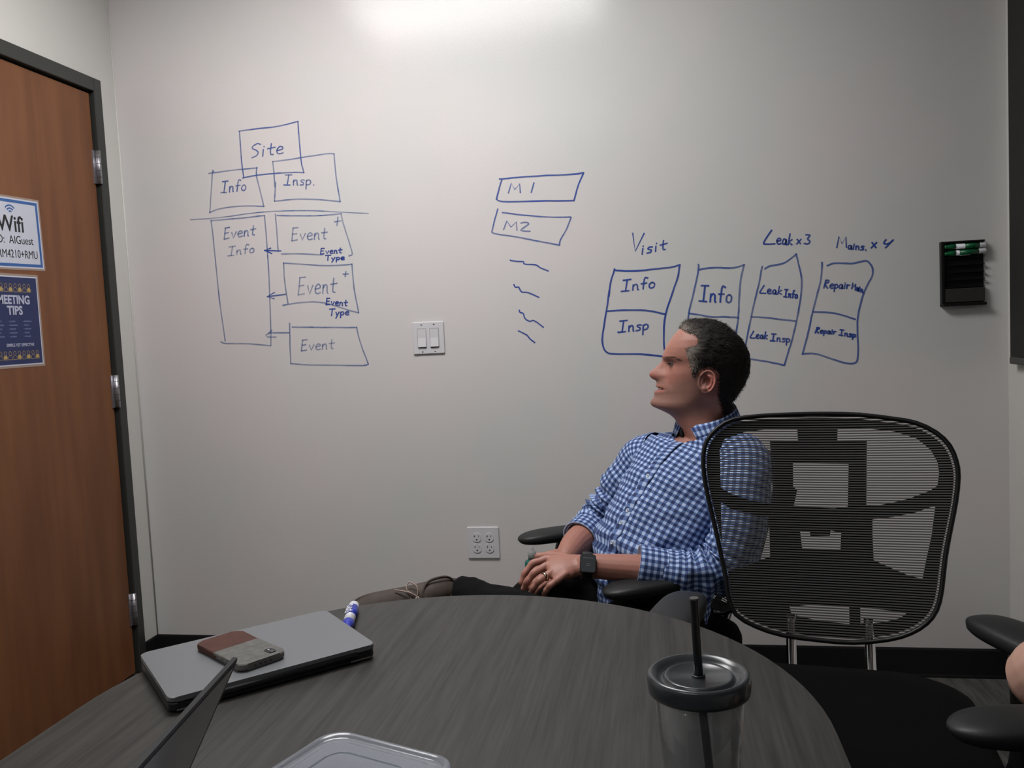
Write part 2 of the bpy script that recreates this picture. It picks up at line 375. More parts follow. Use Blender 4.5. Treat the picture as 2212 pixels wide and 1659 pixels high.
# ---------------------------------------------------------------- drawings on the wall
DRAWINGS = [
('drawn_box','thin blue box drawn around Site',1,[[(-1491,1987),(-1470,1988),(-1442,1989),(-1413,1990),(-1385,1990),(-1358,1990),(-1332,1992),(-1305,1995),(-1279,1999),(-1261,2002)],[(-1261,2002),(-1261,1965),(-1260,1913),(-1259,1871),(-1257,1846),(-1253,1830),(-1251,1819)],[(-1251,1819),(-1264,1821),(-1284,1823),(-1310,1824),(-1348,1825),(-1393,1825),(-1432,1824),(-1458,1822),(-1477,1820),(-1490,1818)],[(-1489,1986),(-1489,1960),(-1489,1923),(-1489,1889),(-1488,1862),(-1486,1837),(-1485,1820)]],2.5),
('handwriting','handwritten word Site',1,[[(-1410,1933),(-1413,1934),(-1417,1936),(-1422,1937),(-1428,1935),(-1435,1932),(-1440,1929),(-1443,1926),(-1444,1924),(-1443,1921),(-1439,1918),(-1433,1916),(-1428,1913),(-1425,1910),(-1422,1907),(-1422,1904),(-1423,1900),(-1427,1896),(-1431,1893),(-1437,1891),(-1443,1889),(-1447,1888)],[(-1401,1914),(-1405,1890)],[(-1398,1924),(-1397,1924)],[(-1368,1932),(-1370,1924),(-1372,1914),(-1374,1906),(-1374,1900),(-1374,1896),(-1373,1894),(-1371,1893),(-1367,1893),(-1364,1893)],[(-1384,1915),(-1355,1918)],[(-1348,1906),(-1342,1906),(-1333,1908),(-1327,1909),(-1325,1912),(-1325,1915),(-1327,1917),(-1330,1918),(-1334,1919),(-1337,1919),(-1341,1916),(-1345,1913),(-1348,1909),(-1349,1905),(-1349,1901),(-1348,1897),(-1345,1895),(-1342,1894),(-1338,1893),(-1334,1894),(-1329,1895),(-1325,1896)]],2.5),
('drawn_box','faint blue box drawn around Info',0,[[(-1601,1849),(-1602,1852),(-1604,1856),(-1606,1852),(-1609,1836),(-1612,1812),(-1616,1786),(-1621,1757),(-1625,1725),(-1629,1702)],[(-1622,1845),(-1604,1846),(-1577,1847),(-1546,1849),(-1506,1850),(-1461,1850),(-1430,1850)],[(-1430,1852),(-1432,1846),(-1434,1836),(-1435,1823),(-1432,1804),(-1427,1781),(-1423,1759),(-1419,1740),(-1416,1722),(-1414,1710)],[(-1629,1703),(-1617,1707),(-1599,1712),(-1577,1715),(-1549,1717),(-1517,1718),(-1487,1717),(-1459,1715),(-1432,1712),(-1413,1710)]],2.5),
('handwriting','handwritten word Info above the long line',1,[[(-1570,1811),(-1547,1812)],[(-1558,1811),(-1567,1771)],[(-1579,1772),(-1557,1771)],[(-1542,1791),(-1545,1771)],[(-1543,1783),(-1541,1786),(-1538,1789),(-1536,1792),(-1533,1792),(-1531,1791),(-1530,1789),(-1530,1784),(-1531,1778),(-1531,1774),(-1530,1772),(-1529,1772),(-1529,1772)],[(-1497,1810),(-1498,1811),(-1500,1813),(-1503,1813),(-1504,1812),(-1506,1811),(-1508,1806),(-1510,1796),(-1513,1782),(-1515,1772)],[(-1518,1792),(-1501,1793)],[(-1486,1793),(-1488,1792),(-1491,1791),(-1493,1788),(-1495,1785),(-1496,1781),(-1496,1777),(-1494,1775),(-1492,1773),(-1490,1773),(-1487,1773),(-1484,1775),(-1482,1777),(-1480,1780),(-1479,1784),(-1479,1788),(-1481,1790),(-1483,1792),(-1484,1793)]],2.5),
('drawn_box','blue box drawn around Insp.',0,[[(-1368,1868),(-1352,1868),(-1331,1869),(-1307,1870),(-1284,1871),(-1259,1873),(-1234,1875),(-1206,1876),(-1177,1878),(-1154,1879),(-1142,1878),(-1135,1877),(-1132,1876)],[(-1132,1876),(-1132,1856),(-1131,1829),(-1130,1799),(-1127,1766),(-1123,1731),(-1120,1706)],[(-1368,1868),(-1367,1855),(-1366,1835),(-1366,1817),(-1366,1802),(-1366,1787),(-1366,1777)],[(-1362,1794),(-1371,1726)],[(-1371,1726),(-1353,1726),(-1326,1727),(-1297,1727),(-1267,1726),(-1236,1723),(-1205,1720),(-1173,1715),(-1142,1710),(-1120,1706)]],2.5),
('handwriting','handwritten word Insp.',1,[[(-1322,1816),(-1297,1815)],[(-1309,1815),(-1318,1780)],[(-1331,1781),(-1307,1779)],[(-1292,1796),(-1294,1778)],[(-1293,1789),(-1291,1791),(-1288,1794),(-1285,1795),(-1283,1795),(-1280,1794),(-1279,1792),(-1279,1788),(-1279,1782),(-1279,1778),(-1279,1777),(-1278,1777),(-1277,1776)],[(-1251,1792),(-1253,1793),(-1256,1794),(-1259,1794),(-1262,1793),(-1264,1791),(-1265,1789),(-1262,1787),(-1258,1785),(-1255,1783),(-1255,1780),(-1256,1778),(-1257,1776),(-1261,1776),(-1265,1776),(-1268,1777)],[(-1243,1791),(-1247,1760)],[(-1243,1788),(-1241,1790),(-1237,1792),(-1234,1792),(-1231,1791),(-1228,1788),(-1227,1785),(-1227,1782),(-1229,1779),(-1231,1776),(-1235,1775),(-1240,1775),(-1244,1776)],[(-1217,1773),(-1216,1772)]],2.5),
('drawn_line','long faint horizontal line',0,[[(-1708,1682),(-1680,1682),(-1639,1681),(-1593,1682),(-1544,1684),(-1489,1688),(-1435,1690),(-1380,1690),(-1324,1688),(-1273,1685),(-1232,1682),(-1194,1678),(-1155,1673),(-1105,1667),(-1054,1661),(-1017,1657)]],2.0),
('drawn_box','tall narrow faint box around Event Info',0,[[(-1626,1673),(-1593,1673),(-1547,1674),(-1504,1674),(-1468,1675),(-1436,1677),(-1414,1677)],[(-1626,1673),(-1625,1654),(-1623,1625),(-1622,1584),(-1620,1527),(-1618,1458),(-1616,1392),(-1612,1329),(-1607,1269),(-1604,1227)],[(-1414,1676),(-1413,1641),(-1412,1591),(-1412,1539),(-1412,1489),(-1413,1436),(-1415,1381),(-1417,1317),(-1420,1250),(-1423,1203)],[(-1622,1225),(-1619,1223),(-1615,1220),(-1601,1217),(-1574,1216),(-1538,1214),(-1505,1212),(-1474,1208),(-1444,1204),(-1424,1201)]],2.5),
('handwriting','handwritten words Event Info',0,[[(-1571,1642),(-1579,1602)],[(-1572,1642),(-1554,1644)],[(-1575,1623),(-1560,1625)],[(-1579,1602),(-1559,1605)],[(-1547,1624),(-1542,1604),(-1529,1626)],[(-1522,1617),(-1518,1617),(-1511,1619),(-1507,1620),(-1505,1622),(-1506,1625),(-1507,1626),(-1509,1628),(-1512,1628),(-1514,1628),(-1517,1626),(-1520,1623),(-1522,1619),(-1523,1616),(-1523,1612),(-1522,1610),(-1521,1608),(-1518,1606),(-1515,1606),(-1512,1607),(-1509,1608),(-1506,1609)],[(-1496,1627),(-1499,1607)],[(-1497,1619),(-1495,1622),(-1492,1625),(-1489,1627),(-1487,1628),(-1485,1627),(-1483,1625),(-1483,1620),(-1484,1614),(-1484,1610),(-1483,1608),(-1482,1608),(-1482,1608)],[(-1460,1643),(-1461,1637),(-1463,1628),(-1464,1621),(-1465,1617),(-1465,1613),(-1465,1611),(-1463,1610),(-1460,1610),(-1458,1610)],[(-1472,1629),(-1451,1632)],[(-1561,1572),(-1536,1574)],[(-1548,1573),(-1556,1541)],[(-1570,1540),(-1545,1541)],[(-1531,1558),(-1533,1542)],[(-1532,1552),(-1530,1554),(-1527,1557),(-1524,1558),(-1522,1559),(-1519,1558),(-1518,1556),(-1518,1553),(-1518,1548),(-1518,1545),(-1518,1543),(-1517,1543),(-1516,1543)],[(-1483,1575),(-1485,1576),(-1488,1577),(-1490,1577),(-1492,1576),(-1493,1575),(-1495,1571),(-1497,1563),(-1499,1552),(-1501,1544)],[(-1505,1560),(-1488,1561)],[(-1471,1562),(-1473,1561),(-1476,1560),(-1479,1558),(-1480,1555),(-1481,1552),(-1481,1549),(-1480,1547),(-1477,1546),(-1475,1546),(-1472,1546),(-1469,1547),(-1466,1549),(-1465,1552),(-1464,1555),(-1464,1558),(-1466,1560),(-1468,1561),(-1470,1562)]],2.5),
('drawn_box','box drawn around the upper Event',0,[[(-1365,1674),(-1335,1671),(-1294,1668),(-1255,1665),(-1223,1663),(-1194,1662),(-1169,1662),(-1148,1662),(-1131,1663),(-1119,1663)],[(-1371,1679),(-1371,1660),(-1370,1632),(-1370,1606),(-1370,1582),(-1370,1560),(-1369,1544)],[(-1119,1663),(-1118,1654),(-1116,1641),(-1113,1626),(-1108,1606),(-1102,1583),(-1096,1563),(-1092,1545),(-1088,1530),(-1086,1519),(-1089,1513),(-1095,1512),(-1100,1511)],[(-1358,1534),(-1339,1533),(-1312,1532),(-1284,1530),(-1253,1527),(-1221,1523),(-1198,1521)]],2.5),
('handwriting','handwritten word Event beside a plus sign,upper box',0,[[(-1306,1624),(-1314,1579)],[(-1307,1624),(-1287,1625)],[(-1310,1603),(-1293,1603)],[(-1314,1579),(-1293,1581)],[(-1279,1601),(-1274,1579),(-1260,1602)],[(-1253,1591),(-1248,1591),(-1241,1592),(-1236,1593),(-1234,1595),(-1234,1598),(-1236,1600),(-1238,1602),(-1241,1603),(-1244,1603),(-1247,1601),(-1250,1598),(-1252,1594),(-1253,1590),(-1253,1586),(-1252,1583),(-1250,1581),(-1248,1579),(-1245,1578),(-1241,1579),(-1238,1580),(-1235,1581)],[(-1224,1600),(-1227,1578)],[(-1225,1591),(-1223,1594),(-1220,1598),(-1217,1600),(-1214,1600),(-1212,1599),(-1210,1596),(-1210,1591),(-1211,1585),(-1211,1580),(-1210,1578),(-1209,1578),(-1208,1578)],[(-1185,1615),(-1186,1608),(-1188,1599),(-1190,1591),(-1190,1586),(-1190,1582),(-1190,1579),(-1188,1578),(-1185,1578),(-1183,1578)],[(-1198,1600),(-1175,1601)],[(-1132,1652),(-1138,1622)],[(-1146,1636),(-1121,1638)]],2.5),
('handwriting','small handwritten words Event Type,upper box',2,[[(-1203,1544),(-1207,1524)],[(-1203,1544),(-1191,1544)],[(-1204,1535),(-1195,1535)],[(-1207,1524),(-1194,1525)],[(-1186,1534),(-1182,1524),(-1175,1534)],[(-1170,1530),(-1167,1530),(-1163,1530),(-1160,1531),(-1159,1532),(-1159,1533),(-1160,1534),(-1161,1535),(-1163,1535),(-1165,1535),(-1167,1534),(-1169,1533),(-1170,1531),(-1170,1529),(-1170,1528),(-1170,1526),(-1169,1525),(-1167,1524),(-1165,1524),(-1163,1524),(-1161,1525),(-1159,1525)],[(-1153,1534),(-1154,1524)],[(-1154,1530),(-1152,1531),(-1151,1533),(-1149,1534),(-1147,1534),(-1146,1533),(-1145,1532),(-1145,1530),(-1145,1527),(-1145,1525),(-1145,1524),(-1144,1524),(-1143,1524)],[(-1130,1541),(-1131,1538),(-1132,1533),(-1132,1530),(-1133,1528),(-1133,1526),(-1132,1525),(-1131,1524),(-1129,1524),(-1128,1524)],[(-1138,1534),(-1124,1535)],[(-1188,1518),(-1168,1518)],[(-1178,1518),(-1181,1500)],[(-1165,1508),(-1161,1501)],[(-1153,1509),(-1166,1492)],[(-1147,1508),(-1149,1492)],[(-1147,1506),(-1146,1507),(-1143,1508),(-1141,1508),(-1139,1508),(-1137,1507),(-1136,1505),(-1136,1504),(-1137,1502),(-1139,1500),(-1142,1500),(-1145,1500),(-1147,1500)],[(-1130,1504),(-1127,1504),(-1122,1504),(-1119,1505),(-1118,1506),(-1118,1507),(-1119,1508),(-1121,1508),(-1123,1509),(-1125,1509),(-1126,1508),(-1128,1507),(-1130,1505),(-1130,1504),(-1130,1502),(-1129,1501),(-1128,1500),(-1126,1499),(-1124,1499),(-1122,1499),(-1120,1499),(-1118,1500)]],2.5),
('drawn_box','box drawn around the middle Event',0,[[(-1352,1501),(-1337,1499),(-1314,1496),(-1287,1493),(-1254,1489),(-1217,1484),(-1181,1481),(-1146,1480),(-1113,1480),(-1090,1481)],[(-1352,1501),(-1352,1482),(-1353,1455),(-1352,1428),(-1350,1401),(-1347,1373),(-1345,1353)],[(-1090,1481),(-1090,1459),(-1089,1427),(-1088,1395),(-1084,1362),(-1079,1329),(-1076,1306)],[(-1366,1347),(-1352,1349),(-1331,1351),(-1310,1353),(-1290,1354),(-1270,1354),(-1250,1354),(-1230,1352),(-1210,1349),(-1190,1344),(-1168,1337),(-1146,1329),(-1125,1321),(-1106,1314),(-1088,1309),(-1076,1305)]],2.5),
('handwriting','large handwritten word Event beside a plus sign,middle box',0,[[(-1292,1444),(-1303,1382)],[(-1293,1444),(-1271,1445)],[(-1297,1414),(-1279,1416)],[(-1303,1382),(-1279,1385)],[(-1264,1413),(-1259,1382),(-1244,1414)],[(-1236,1400),(-1230,1400),(-1223,1401),(-1217,1403),(-1216,1406),(-1216,1410),(-1217,1413),(-1219,1415),(-1223,1417),(-1226,1416),(-1229,1413),(-1233,1409),(-1235,1404),(-1236,1399),(-1236,1393),(-1236,1388),(-1234,1385),(-1231,1383),(-1228,1382),(-1224,1383),(-1220,1385),(-1217,1386)],[(-1204,1413),(-1208,1382)],[(-1206,1401),(-1203,1405),(-1200,1410),(-1197,1413),(-1194,1413),(-1191,1412),(-1190,1408),(-1190,1401),(-1191,1392),(-1191,1385),(-1190,1383),(-1189,1382),(-1188,1382)],[(-1162,1435),(-1164,1425),(-1166,1412),(-1168,1401),(-1169,1394),(-1169,1389),(-1168,1385),(-1166,1384),(-1163,1384),(-1161,1384)],[(-1176,1413),(-1151,1416)],[(-1115,1456),(-1119,1438)],[(-1126,1447),(-1106,1447)]],2.5),
('handwriting','small handwritten words Event Type,middle box',2,[[(-1193,1364),(-1198,1341)],[(-1194,1364),(-1182,1363)],[(-1195,1353),(-1185,1353)],[(-1198,1341),(-1185,1341)],[(-1177,1351),(-1174,1338),(-1166,1350)],[(-1161,1344),(-1158,1344),(-1154,1344),(-1151,1344),(-1150,1345),(-1150,1347),(-1151,1348),(-1152,1349),(-1154,1349),(-1156,1350),(-1158,1349),(-1160,1347),(-1161,1345),(-1161,1343),(-1161,1341),(-1161,1339),(-1160,1338),(-1158,1337),(-1156,1337),(-1154,1337),(-1152,1337),(-1151,1337)],[(-1144,1347),(-1146,1335)],[(-1145,1342),(-1143,1344),(-1142,1345),(-1140,1347),(-1138,1346),(-1137,1346),(-1136,1344),(-1136,1341),(-1136,1338),(-1136,1335),(-1136,1334),(-1135,1334),(-1135,1334)],[(-1121,1353),(-1122,1349),(-1123,1344),(-1124,1340),(-1124,1337),(-1124,1335),(-1124,1334),(-1122,1333),(-1121,1333),(-1119,1333)],[(-1129,1345),(-1115,1345)],[(-1186,1324),(-1165,1324)],[(-1175,1324),(-1180,1300)],[(-1162,1312),(-1159,1302)],[(-1150,1312),(-1164,1290)],[(-1144,1311),(-1146,1291)],[(-1144,1309),(-1142,1310),(-1140,1312),(-1137,1312),(-1135,1311),(-1133,1310),(-1132,1308),(-1132,1306),(-1134,1304),(-1135,1302),(-1138,1301),(-1142,1301),(-1144,1301)],[(-1126,1306),(-1122,1307),(-1118,1307),(-1114,1308),(-1113,1309),(-1114,1310),(-1114,1312),(-1116,1312),(-1118,1313),(-1120,1313),(-1122,1312),(-1124,1310),(-1125,1308),(-1126,1306),(-1126,1304),(-1125,1302),(-1124,1301),(-1122,1300),(-1120,1300),(-1118,1300),(-1115,1301),(-1113,1301)]],2.5),
('drawn_box','slanted box drawn around the lowest Event',0,[[(-1335,1266),(-1304,1264),(-1261,1262),(-1216,1259),(-1169,1257),(-1121,1254),(-1087,1253)],[(-1344,1281),(-1345,1262),(-1346,1234),(-1348,1206),(-1349,1179),(-1349,1152),(-1350,1133)],[(-1087,1253),(-1085,1240),(-1082,1222),(-1077,1201),(-1069,1172),(-1058,1141),(-1051,1118)],[(-1350,1132),(-1331,1130),(-1304,1127),(-1272,1124),(-1234,1122),(-1190,1120),(-1152,1118),(-1120,1116),(-1093,1115),(-1073,1114),(-1060,1115),(-1054,1117),(-1051,1118)]],2.5),
('handwriting','handwritten word Event,lowest box',0,[[(-1298,1216),(-1305,1177)],[(-1298,1216),(-1280,1217)],[(-1301,1198),(-1286,1199)],[(-1305,1177),(-1285,1179)],[(-1272,1197),(-1267,1178),(-1255,1198)],[(-1247,1189),(-1243,1190),(-1236,1191),(-1232,1192),(-1230,1194),(-1230,1196),(-1232,1198),(-1234,1199),(-1236,1200),(-1239,1200),(-1242,1198),(-1245,1195),(-1247,1192),(-1248,1189),(-1248,1185),(-1247,1182),(-1245,1180),(-1243,1179),(-1240,1179),(-1237,1179),(-1233,1180),(-1231,1181)],[(-1221,1198),(-1223,1179)],[(-1222,1191),(-1220,1193),(-1217,1196),(-1214,1198),(-1211,1199),(-1209,1198),(-1208,1196),(-1207,1191),(-1208,1185),(-1208,1181),(-1208,1180),(-1207,1179),(-1206,1179)],[(-1184,1213),(-1186,1207),(-1187,1198),(-1188,1191),(-1189,1187),(-1189,1184),(-1188,1182),(-1186,1181),(-1184,1181),(-1182,1181)],[(-1196,1199),(-1175,1201)]],2.5),
('drawn_arrow','arrow pointing left,uppermost',2,[[(-1359,1545),(-1423,1551)],[(-1398,1558),(-1423,1551),(-1395,1538)]],2.5),
('drawn_arrow','arrow pointing left,middle',1,[[(-1352,1387),(-1425,1382)],[(-1395,1396),(-1425,1382),(-1398,1373)]],2.5),
('drawn_arrow','arrow pointing left,lowest',0,[[(-1348,1246),(-1423,1249),(-1441,1241),(-1434,1234),(-1401,1232)],[(-1415,1258),(-1430,1247)]],2.5),
('drawn_box','slanted box drawn around M 1',2,[[(-535,1741),(-518,1741),(-494,1742),(-467,1742),(-436,1742),(-403,1741),(-370,1741),(-339,1739),(-308,1738),(-283,1738),(-265,1738),(-252,1739),(-243,1740)],[(-243,1739),(-247,1731),(-254,1718),(-261,1704),(-268,1685),(-275,1663),(-280,1648)],[(-280,1649),(-303,1650),(-336,1652),(-374,1655),(-418,1657),(-467,1659),(-505,1661),(-525,1663),(-534,1665),(-540,1667),(-545,1669),(-548,1673),(-549,1675)],[(-527,1737),(-531,1728),(-536,1714),(-540,1701),(-544,1690),(-547,1680),(-549,1673)]],2.8),
('handwriting','handwritten M 1',1,[[(-506,1691),(-494,1724),(-483,1701),(-465,1720),(-464,1689)],[(-415,1719),(-426,1687)]],2.5),
('drawn_box','slanted box drawn around M 2',1,[[(-531,1626),(-514,1623),(-490,1618),(-464,1613),(-436,1609),(-406,1604),(-376,1600),(-346,1597),(-315,1595),(-294,1594)],[(-292,1593),(-296,1583),(-302,1570),(-308,1556),(-316,1543),(-325,1530),(-332,1519),(-335,1511),(-336,1505),(-336,1501)],[(-336,1501),(-352,1505),(-375,1511),(-400,1517),(-424,1523),(-450,1530),(-477,1537),(-508,1544),(-540,1550),(-563,1556),(-571,1560),(-571,1564),(-570,1566)],[(-546,1639),(-549,1631),(-553,1619),(-558,1606),(-562,1593),(-566,1579),(-569,1569)]],2.6),
('handwriting','handwritten M 2',1,[[(-529,1567),(-516,1596),(-503,1574),(-483,1590),(-482,1561)],[(-467,1585),(-463,1586),(-457,1587),(-451,1587),(-446,1586),(-440,1583),(-440,1580),(-449,1574),(-463,1566),(-469,1561),(-462,1558),(-447,1556),(-436,1555)]],2.5),
('drawn_line','short wavy blue line,topmost of four',2,[[(-511,1460),(-506,1458),(-499,1457),(-491,1455),(-481,1454),(-471,1453),(-464,1452),(-463,1449),(-464,1446),(-462,1444),(-451,1442),(-436,1441),(-423,1439),(-415,1435),(-410,1430),(-404,1426),(-395,1422),(-386,1418),(-379,1415)]],2.5),
('drawn_line','short wavy blue line,second of four',2,[[(-502,1375),(-501,1372),(-499,1368),(-496,1365),(-493,1365),(-489,1366),(-485,1365),(-483,1360),(-480,1353),(-476,1348),(-470,1346),(-461,1346),(-452,1344),(-439,1338),(-426,1331),(-416,1326)]],2.5),
('drawn_line','short wavy blue line,third of four',2,[[(-487,1285),(-487,1283),(-486,1279),(-485,1277),(-482,1276),(-478,1275),(-474,1273),(-472,1268),(-471,1261),(-468,1255),(-464,1250),(-458,1247),(-452,1244),(-447,1245),(-443,1247),(-437,1246),(-426,1239),(-414,1229),(-405,1221)]],2.5),
('drawn_line','short wavy blue line,lowest of four',2,[[(-494,1213),(-486,1209),(-475,1203),(-466,1198),(-461,1193),(-458,1188),(-455,1184),(-449,1178),(-442,1173),(-438,1169)]],2.5),
('handwriting','handwritten word Visit',2,[[(-85,1525),(-79,1464),(-47,1522)],[(-53,1471),(-56,1452)],[(-52,1479),(-51,1479)],[(-21,1475),(-24,1475),(-28,1475),(-31,1475),(-34,1473),(-36,1471),(-36,1469),(-34,1468),(-29,1466),(-25,1465),(-25,1462),(-26,1460),(-28,1457),(-31,1456),(-36,1456),(-40,1455)],[(-9,1477),(-11,1459)],[(-7,1486),(-6,1485)],[(17,1494),(16,1488),(15,1480),(14,1473),(14,1469),(14,1466),(15,1464),(17,1463),(20,1464),(22,1464)],[(5,1479),(29,1484)]],2.6),
('drawn_box','box drawn around Info and Insp,below Visit',2,[[(-152,1404),(-134,1402),(-109,1399),(-81,1398),(-52,1398),(-21,1400),(5,1401),(22,1402),(33,1402),(43,1404),(53,1405),(62,1408),(68,1409)],[(68,1409),(66,1400),(64,1387),(61,1371),(55,1354),(47,1335),(40,1315),(32,1294),(23,1271),(16,1249),(11,1226),(8,1203),(7,1182),(6,1160),(6,1140),(7,1126)],[(-151,1408),(-155,1395),(-162,1378),(-167,1360),(-170,1344),(-172,1328),(-174,1317)],[(-172,1336),(-175,1319),(-179,1294),(-184,1269),(-190,1242),(-195,1214),(-200,1191),(-202,1176),(-203,1166),(-202,1157),(-201,1147),(-198,1137),(-194,1130),(-189,1125),(-182,1121),(-170,1119),(-147,1117),(-118,1116),(-92,1115),(-74,1114),(-59,1112),(-44,1110),(-28,1108),(-12,1105),(-1,1103)],[(-183,1266),(-168,1266),(-146,1267),(-125,1267),(-105,1266),(-85,1265),(-67,1264),(-51,1262),(-37,1259),(-24,1257),(-11,1253),(2,1249),(11,1247)]],3.1),
('handwriting','handwritten Info over Insp,below Visit',2,[[(-123,1368),(-97,1370)],[(-109,1369),(-117,1331)],[(-131,1331),(-105,1332)],[(-90,1351),(-92,1333)],[(-91,1344),(-89,1346),(-86,1350),(-83,1352),(-80,1352),(-78,1351),(-76,1349),(-76,1345),(-76,1340),(-76,1336),(-75,1334),(-74,1334),(-73,1334)],[(-40,1371),(-42,1372),(-44,1373),(-47,1374),(-48,1373),(-50,1371),(-52,1367),(-54,1357),(-56,1344),(-57,1335)],[(-63,1353),(-44,1355)],[(-26,1355),(-28,1355),(-32,1353),(-34,1351),(-36,1348),(-36,1344),(-36,1341),(-35,1339),(-32,1337),(-29,1337),(-26,1337),(-23,1339),(-20,1341),(-19,1344),(-18,1348),(-18,1352),(-20,1353),(-23,1355),(-25,1356)],[(-140,1230),(-115,1231)],[(-127,1230),(-134,1192)],[(-148,1192),(-123,1193)],[(-109,1212),(-111,1193)],[(-110,1205),(-108,1207),(-105,1210),(-103,1212),(-100,1213),(-98,1212),(-96,1210),(-96,1205),(-96,1200),(-96,1196),(-96,1194),(-95,1194),(-94,1194)],[(-68,1213),(-71,1214),(-74,1214),(-77,1214),(-80,1213),(-82,1211),(-82,1209),(-79,1207),(-75,1205),(-72,1203),(-72,1201),(-73,1198),(-75,1196),(-78,1195),(-82,1195),(-86,1195)],[(-61,1213),(-64,1180)],[(-61,1210),(-58,1212),(-55,1214),(-52,1215),(-49,1214),(-46,1212),(-45,1209),(-45,1206),(-47,1202),(-49,1199),(-53,1198),(-57,1197),(-61,1197)]],2.8),
('drawn_box','box drawn around Info,behind the head',1,[[(129,1407),(130,1405),(130,1401),(129,1392),(126,1374),(120,1350),(114,1327),(108,1304),(102,1282),(96,1262),(93,1248),(91,1237),(89,1223),(86,1201),(84,1175),(82,1157)],[(131,1389),(139,1391),(150,1392),(162,1393),(174,1393),(187,1393),(201,1392),(215,1390),(230,1389),(244,1389),(257,1391),(269,1394),(278,1397)],[(278,1397),(274,1384),(269,1365),(265,1345),(262,1324),(260,1301),(258,1280),(257,1262),(256,1245),(254,1228),(252,1210),(249,1192),(246,1176),(244,1163),(243,1152),(242,1145)],[(92,1245),(102,1243),(117,1240),(132,1237),(144,1234),(157,1231),(170,1229),(184,1228),(199,1228),(213,1227),(229,1225),(244,1224),(255,1222)]],3.1),
('handwriting','large handwritten word Info,second box',2,[[(137,1336),(161,1334)],[(149,1334),(141,1282)],[(128,1285),(152,1281)],[(167,1306),(164,1280)],[(166,1296),(168,1299),(171,1303),(173,1306),(176,1306),(178,1304),(180,1301),(180,1295),(179,1287),(179,1281),(180,1279),(181,1278),(182,1278)],[(215,1325),(213,1327),(210,1329),(208,1330),(206,1329),(205,1327),(203,1321),(201,1307),(198,1290),(197,1277)],[(193,1304),(210,1303)],[(227,1300),(225,1300),(222,1298),(219,1296),(218,1292),(217,1286),(217,1281),(218,1278),(221,1276),(223,1274),(226,1275),(229,1276),(232,1279),(233,1283),(234,1289),(234,1293),(232,1297),(230,1299),(228,1300)]],3.1),
('handwriting','handwritten words Leak x 3',2,[[(369,1505),(361,1494),(350,1479),(343,1467),(342,1463),(344,1461),(349,1461),(358,1460),(370,1460),(378,1460)],[(385,1469),(388,1469),(393,1469),(396,1469),(397,1471),(397,1473),(396,1475),(395,1476),(393,1477),(391,1477),(389,1476),(387,1474),(385,1471),(385,1468),(385,1465),(386,1462),(387,1460),(389,1459),(390,1458),(393,1458),(395,1459),(397,1460)],[(414,1471),(412,1472),(409,1474),(407,1474),(405,1471),(403,1466),(402,1462),(403,1459),(405,1457),(407,1456),(409,1457),(411,1460),(413,1462),(413,1466),(414,1470),(414,1471),(414,1467),(413,1461),(413,1456),(414,1455),(415,1455),(416,1455)],[(427,1489),(420,1455)],[(433,1470),(422,1463),(432,1453)],[(449,1470),(459,1455)],[(461,1469),(447,1455)],[(477,1483),(481,1483),(487,1482),(490,1481),(488,1478),(484,1473),(482,1469),(483,1466),(487,1464),(489,1461),(488,1458),(486,1455),(483,1453),(479,1453),(475,1454),(471,1455)]],2.8),
('drawn_box','peaked box drawn around Leak Info and Leak Insp',1,[[(336,1388),(332,1373),(328,1351),(323,1328),(317,1307),(311,1284),(306,1265),(302,1250),(299,1237),(296,1223),(292,1206),(287,1186),(283,1167),(279,1148),(275,1129),(271,1112),(265,1097),(259,1085),(255,1076)],[(344,1379),(347,1382),(353,1385),(359,1388),(367,1389),(375,1390),(384,1391),(393,1392),(402,1394),(412,1398),(424,1406),(436,1415),(445,1422)],[(445,1422),(446,1414),(449,1403),(451,1390),(454,1377),(457,1363),(459,1349),(460,1336),(460,1323),(459,1308),(457,1290),(454,1269),(450,1249),(447,1231),(443,1214),(439,1196),(434,1175),(428,1153),(423,1134),(419,1121),(415,1112),(412,1101),(407,1086),(402,1069),(398,1057)],[(398,1057),(390,1059),(378,1063),(363,1066),(346,1071),(325,1075),(306,1079),(286,1083),(268,1087),(255,1089)],[(297,1223),(307,1222),(321,1221),(335,1219),(346,1218),(358,1216),(372,1213),(395,1209),(420,1205),(438,1202)]],2.9),
('handwriting','small handwritten Leak Info',2,[[(340,1325),(336,1319),(330,1310),(326,1304),(326,1301),(327,1301),(330,1300),(335,1300),(341,1299),(345,1299)],[(351,1305),(354,1305),(358,1305),(361,1305),(362,1307),(361,1308),(361,1310),(359,1311),(358,1311),(356,1312),(354,1311),(352,1309),(351,1307),(351,1305),(351,1302),(351,1300),(352,1299),(354,1298),(356,1297),(358,1297),(360,1298),(362,1298)],[(377,1306),(376,1307),(373,1309),(371,1308),(369,1306),(367,1303),(367,1300),(368,1298),(369,1296),(371,1295),(373,1296),(375,1298),(376,1300),(377,1303),(377,1305),(377,1306),(377,1304),(377,1299),(377,1295),(378,1294),(379,1294),(379,1294)],[(389,1319),(383,1294)],[(395,1306),(385,1300),(394,1293)],[(406,1308),(416,1307)],[(411,1307),(407,1283)],[(402,1285),(412,1282)],[(418,1294),(417,1282)],[(418,1289),(418,1290),(420,1292),(421,1293),(422,1293),(423,1292),(423,1291),(423,1288),(423,1284),(423,1282),(423,1281),(424,1280),(424,1280)],[(437,1301),(437,1302),(436,1303),(435,1303),(434,1303),(433,1302),(433,1300),(432,1293),(431,1285),(430,1279)],[(428,1292),(436,1291)],[(442,1289),(442,1289),(440,1288),(439,1287),(439,1285),(438,1283),(438,1280),(439,1279),(440,1278),(441,1277),(442,1277),(443,1278),(444,1279),(445,1281),(445,1283),(445,1286),(445,1287),(444,1288),(443,1289)]],2.5),
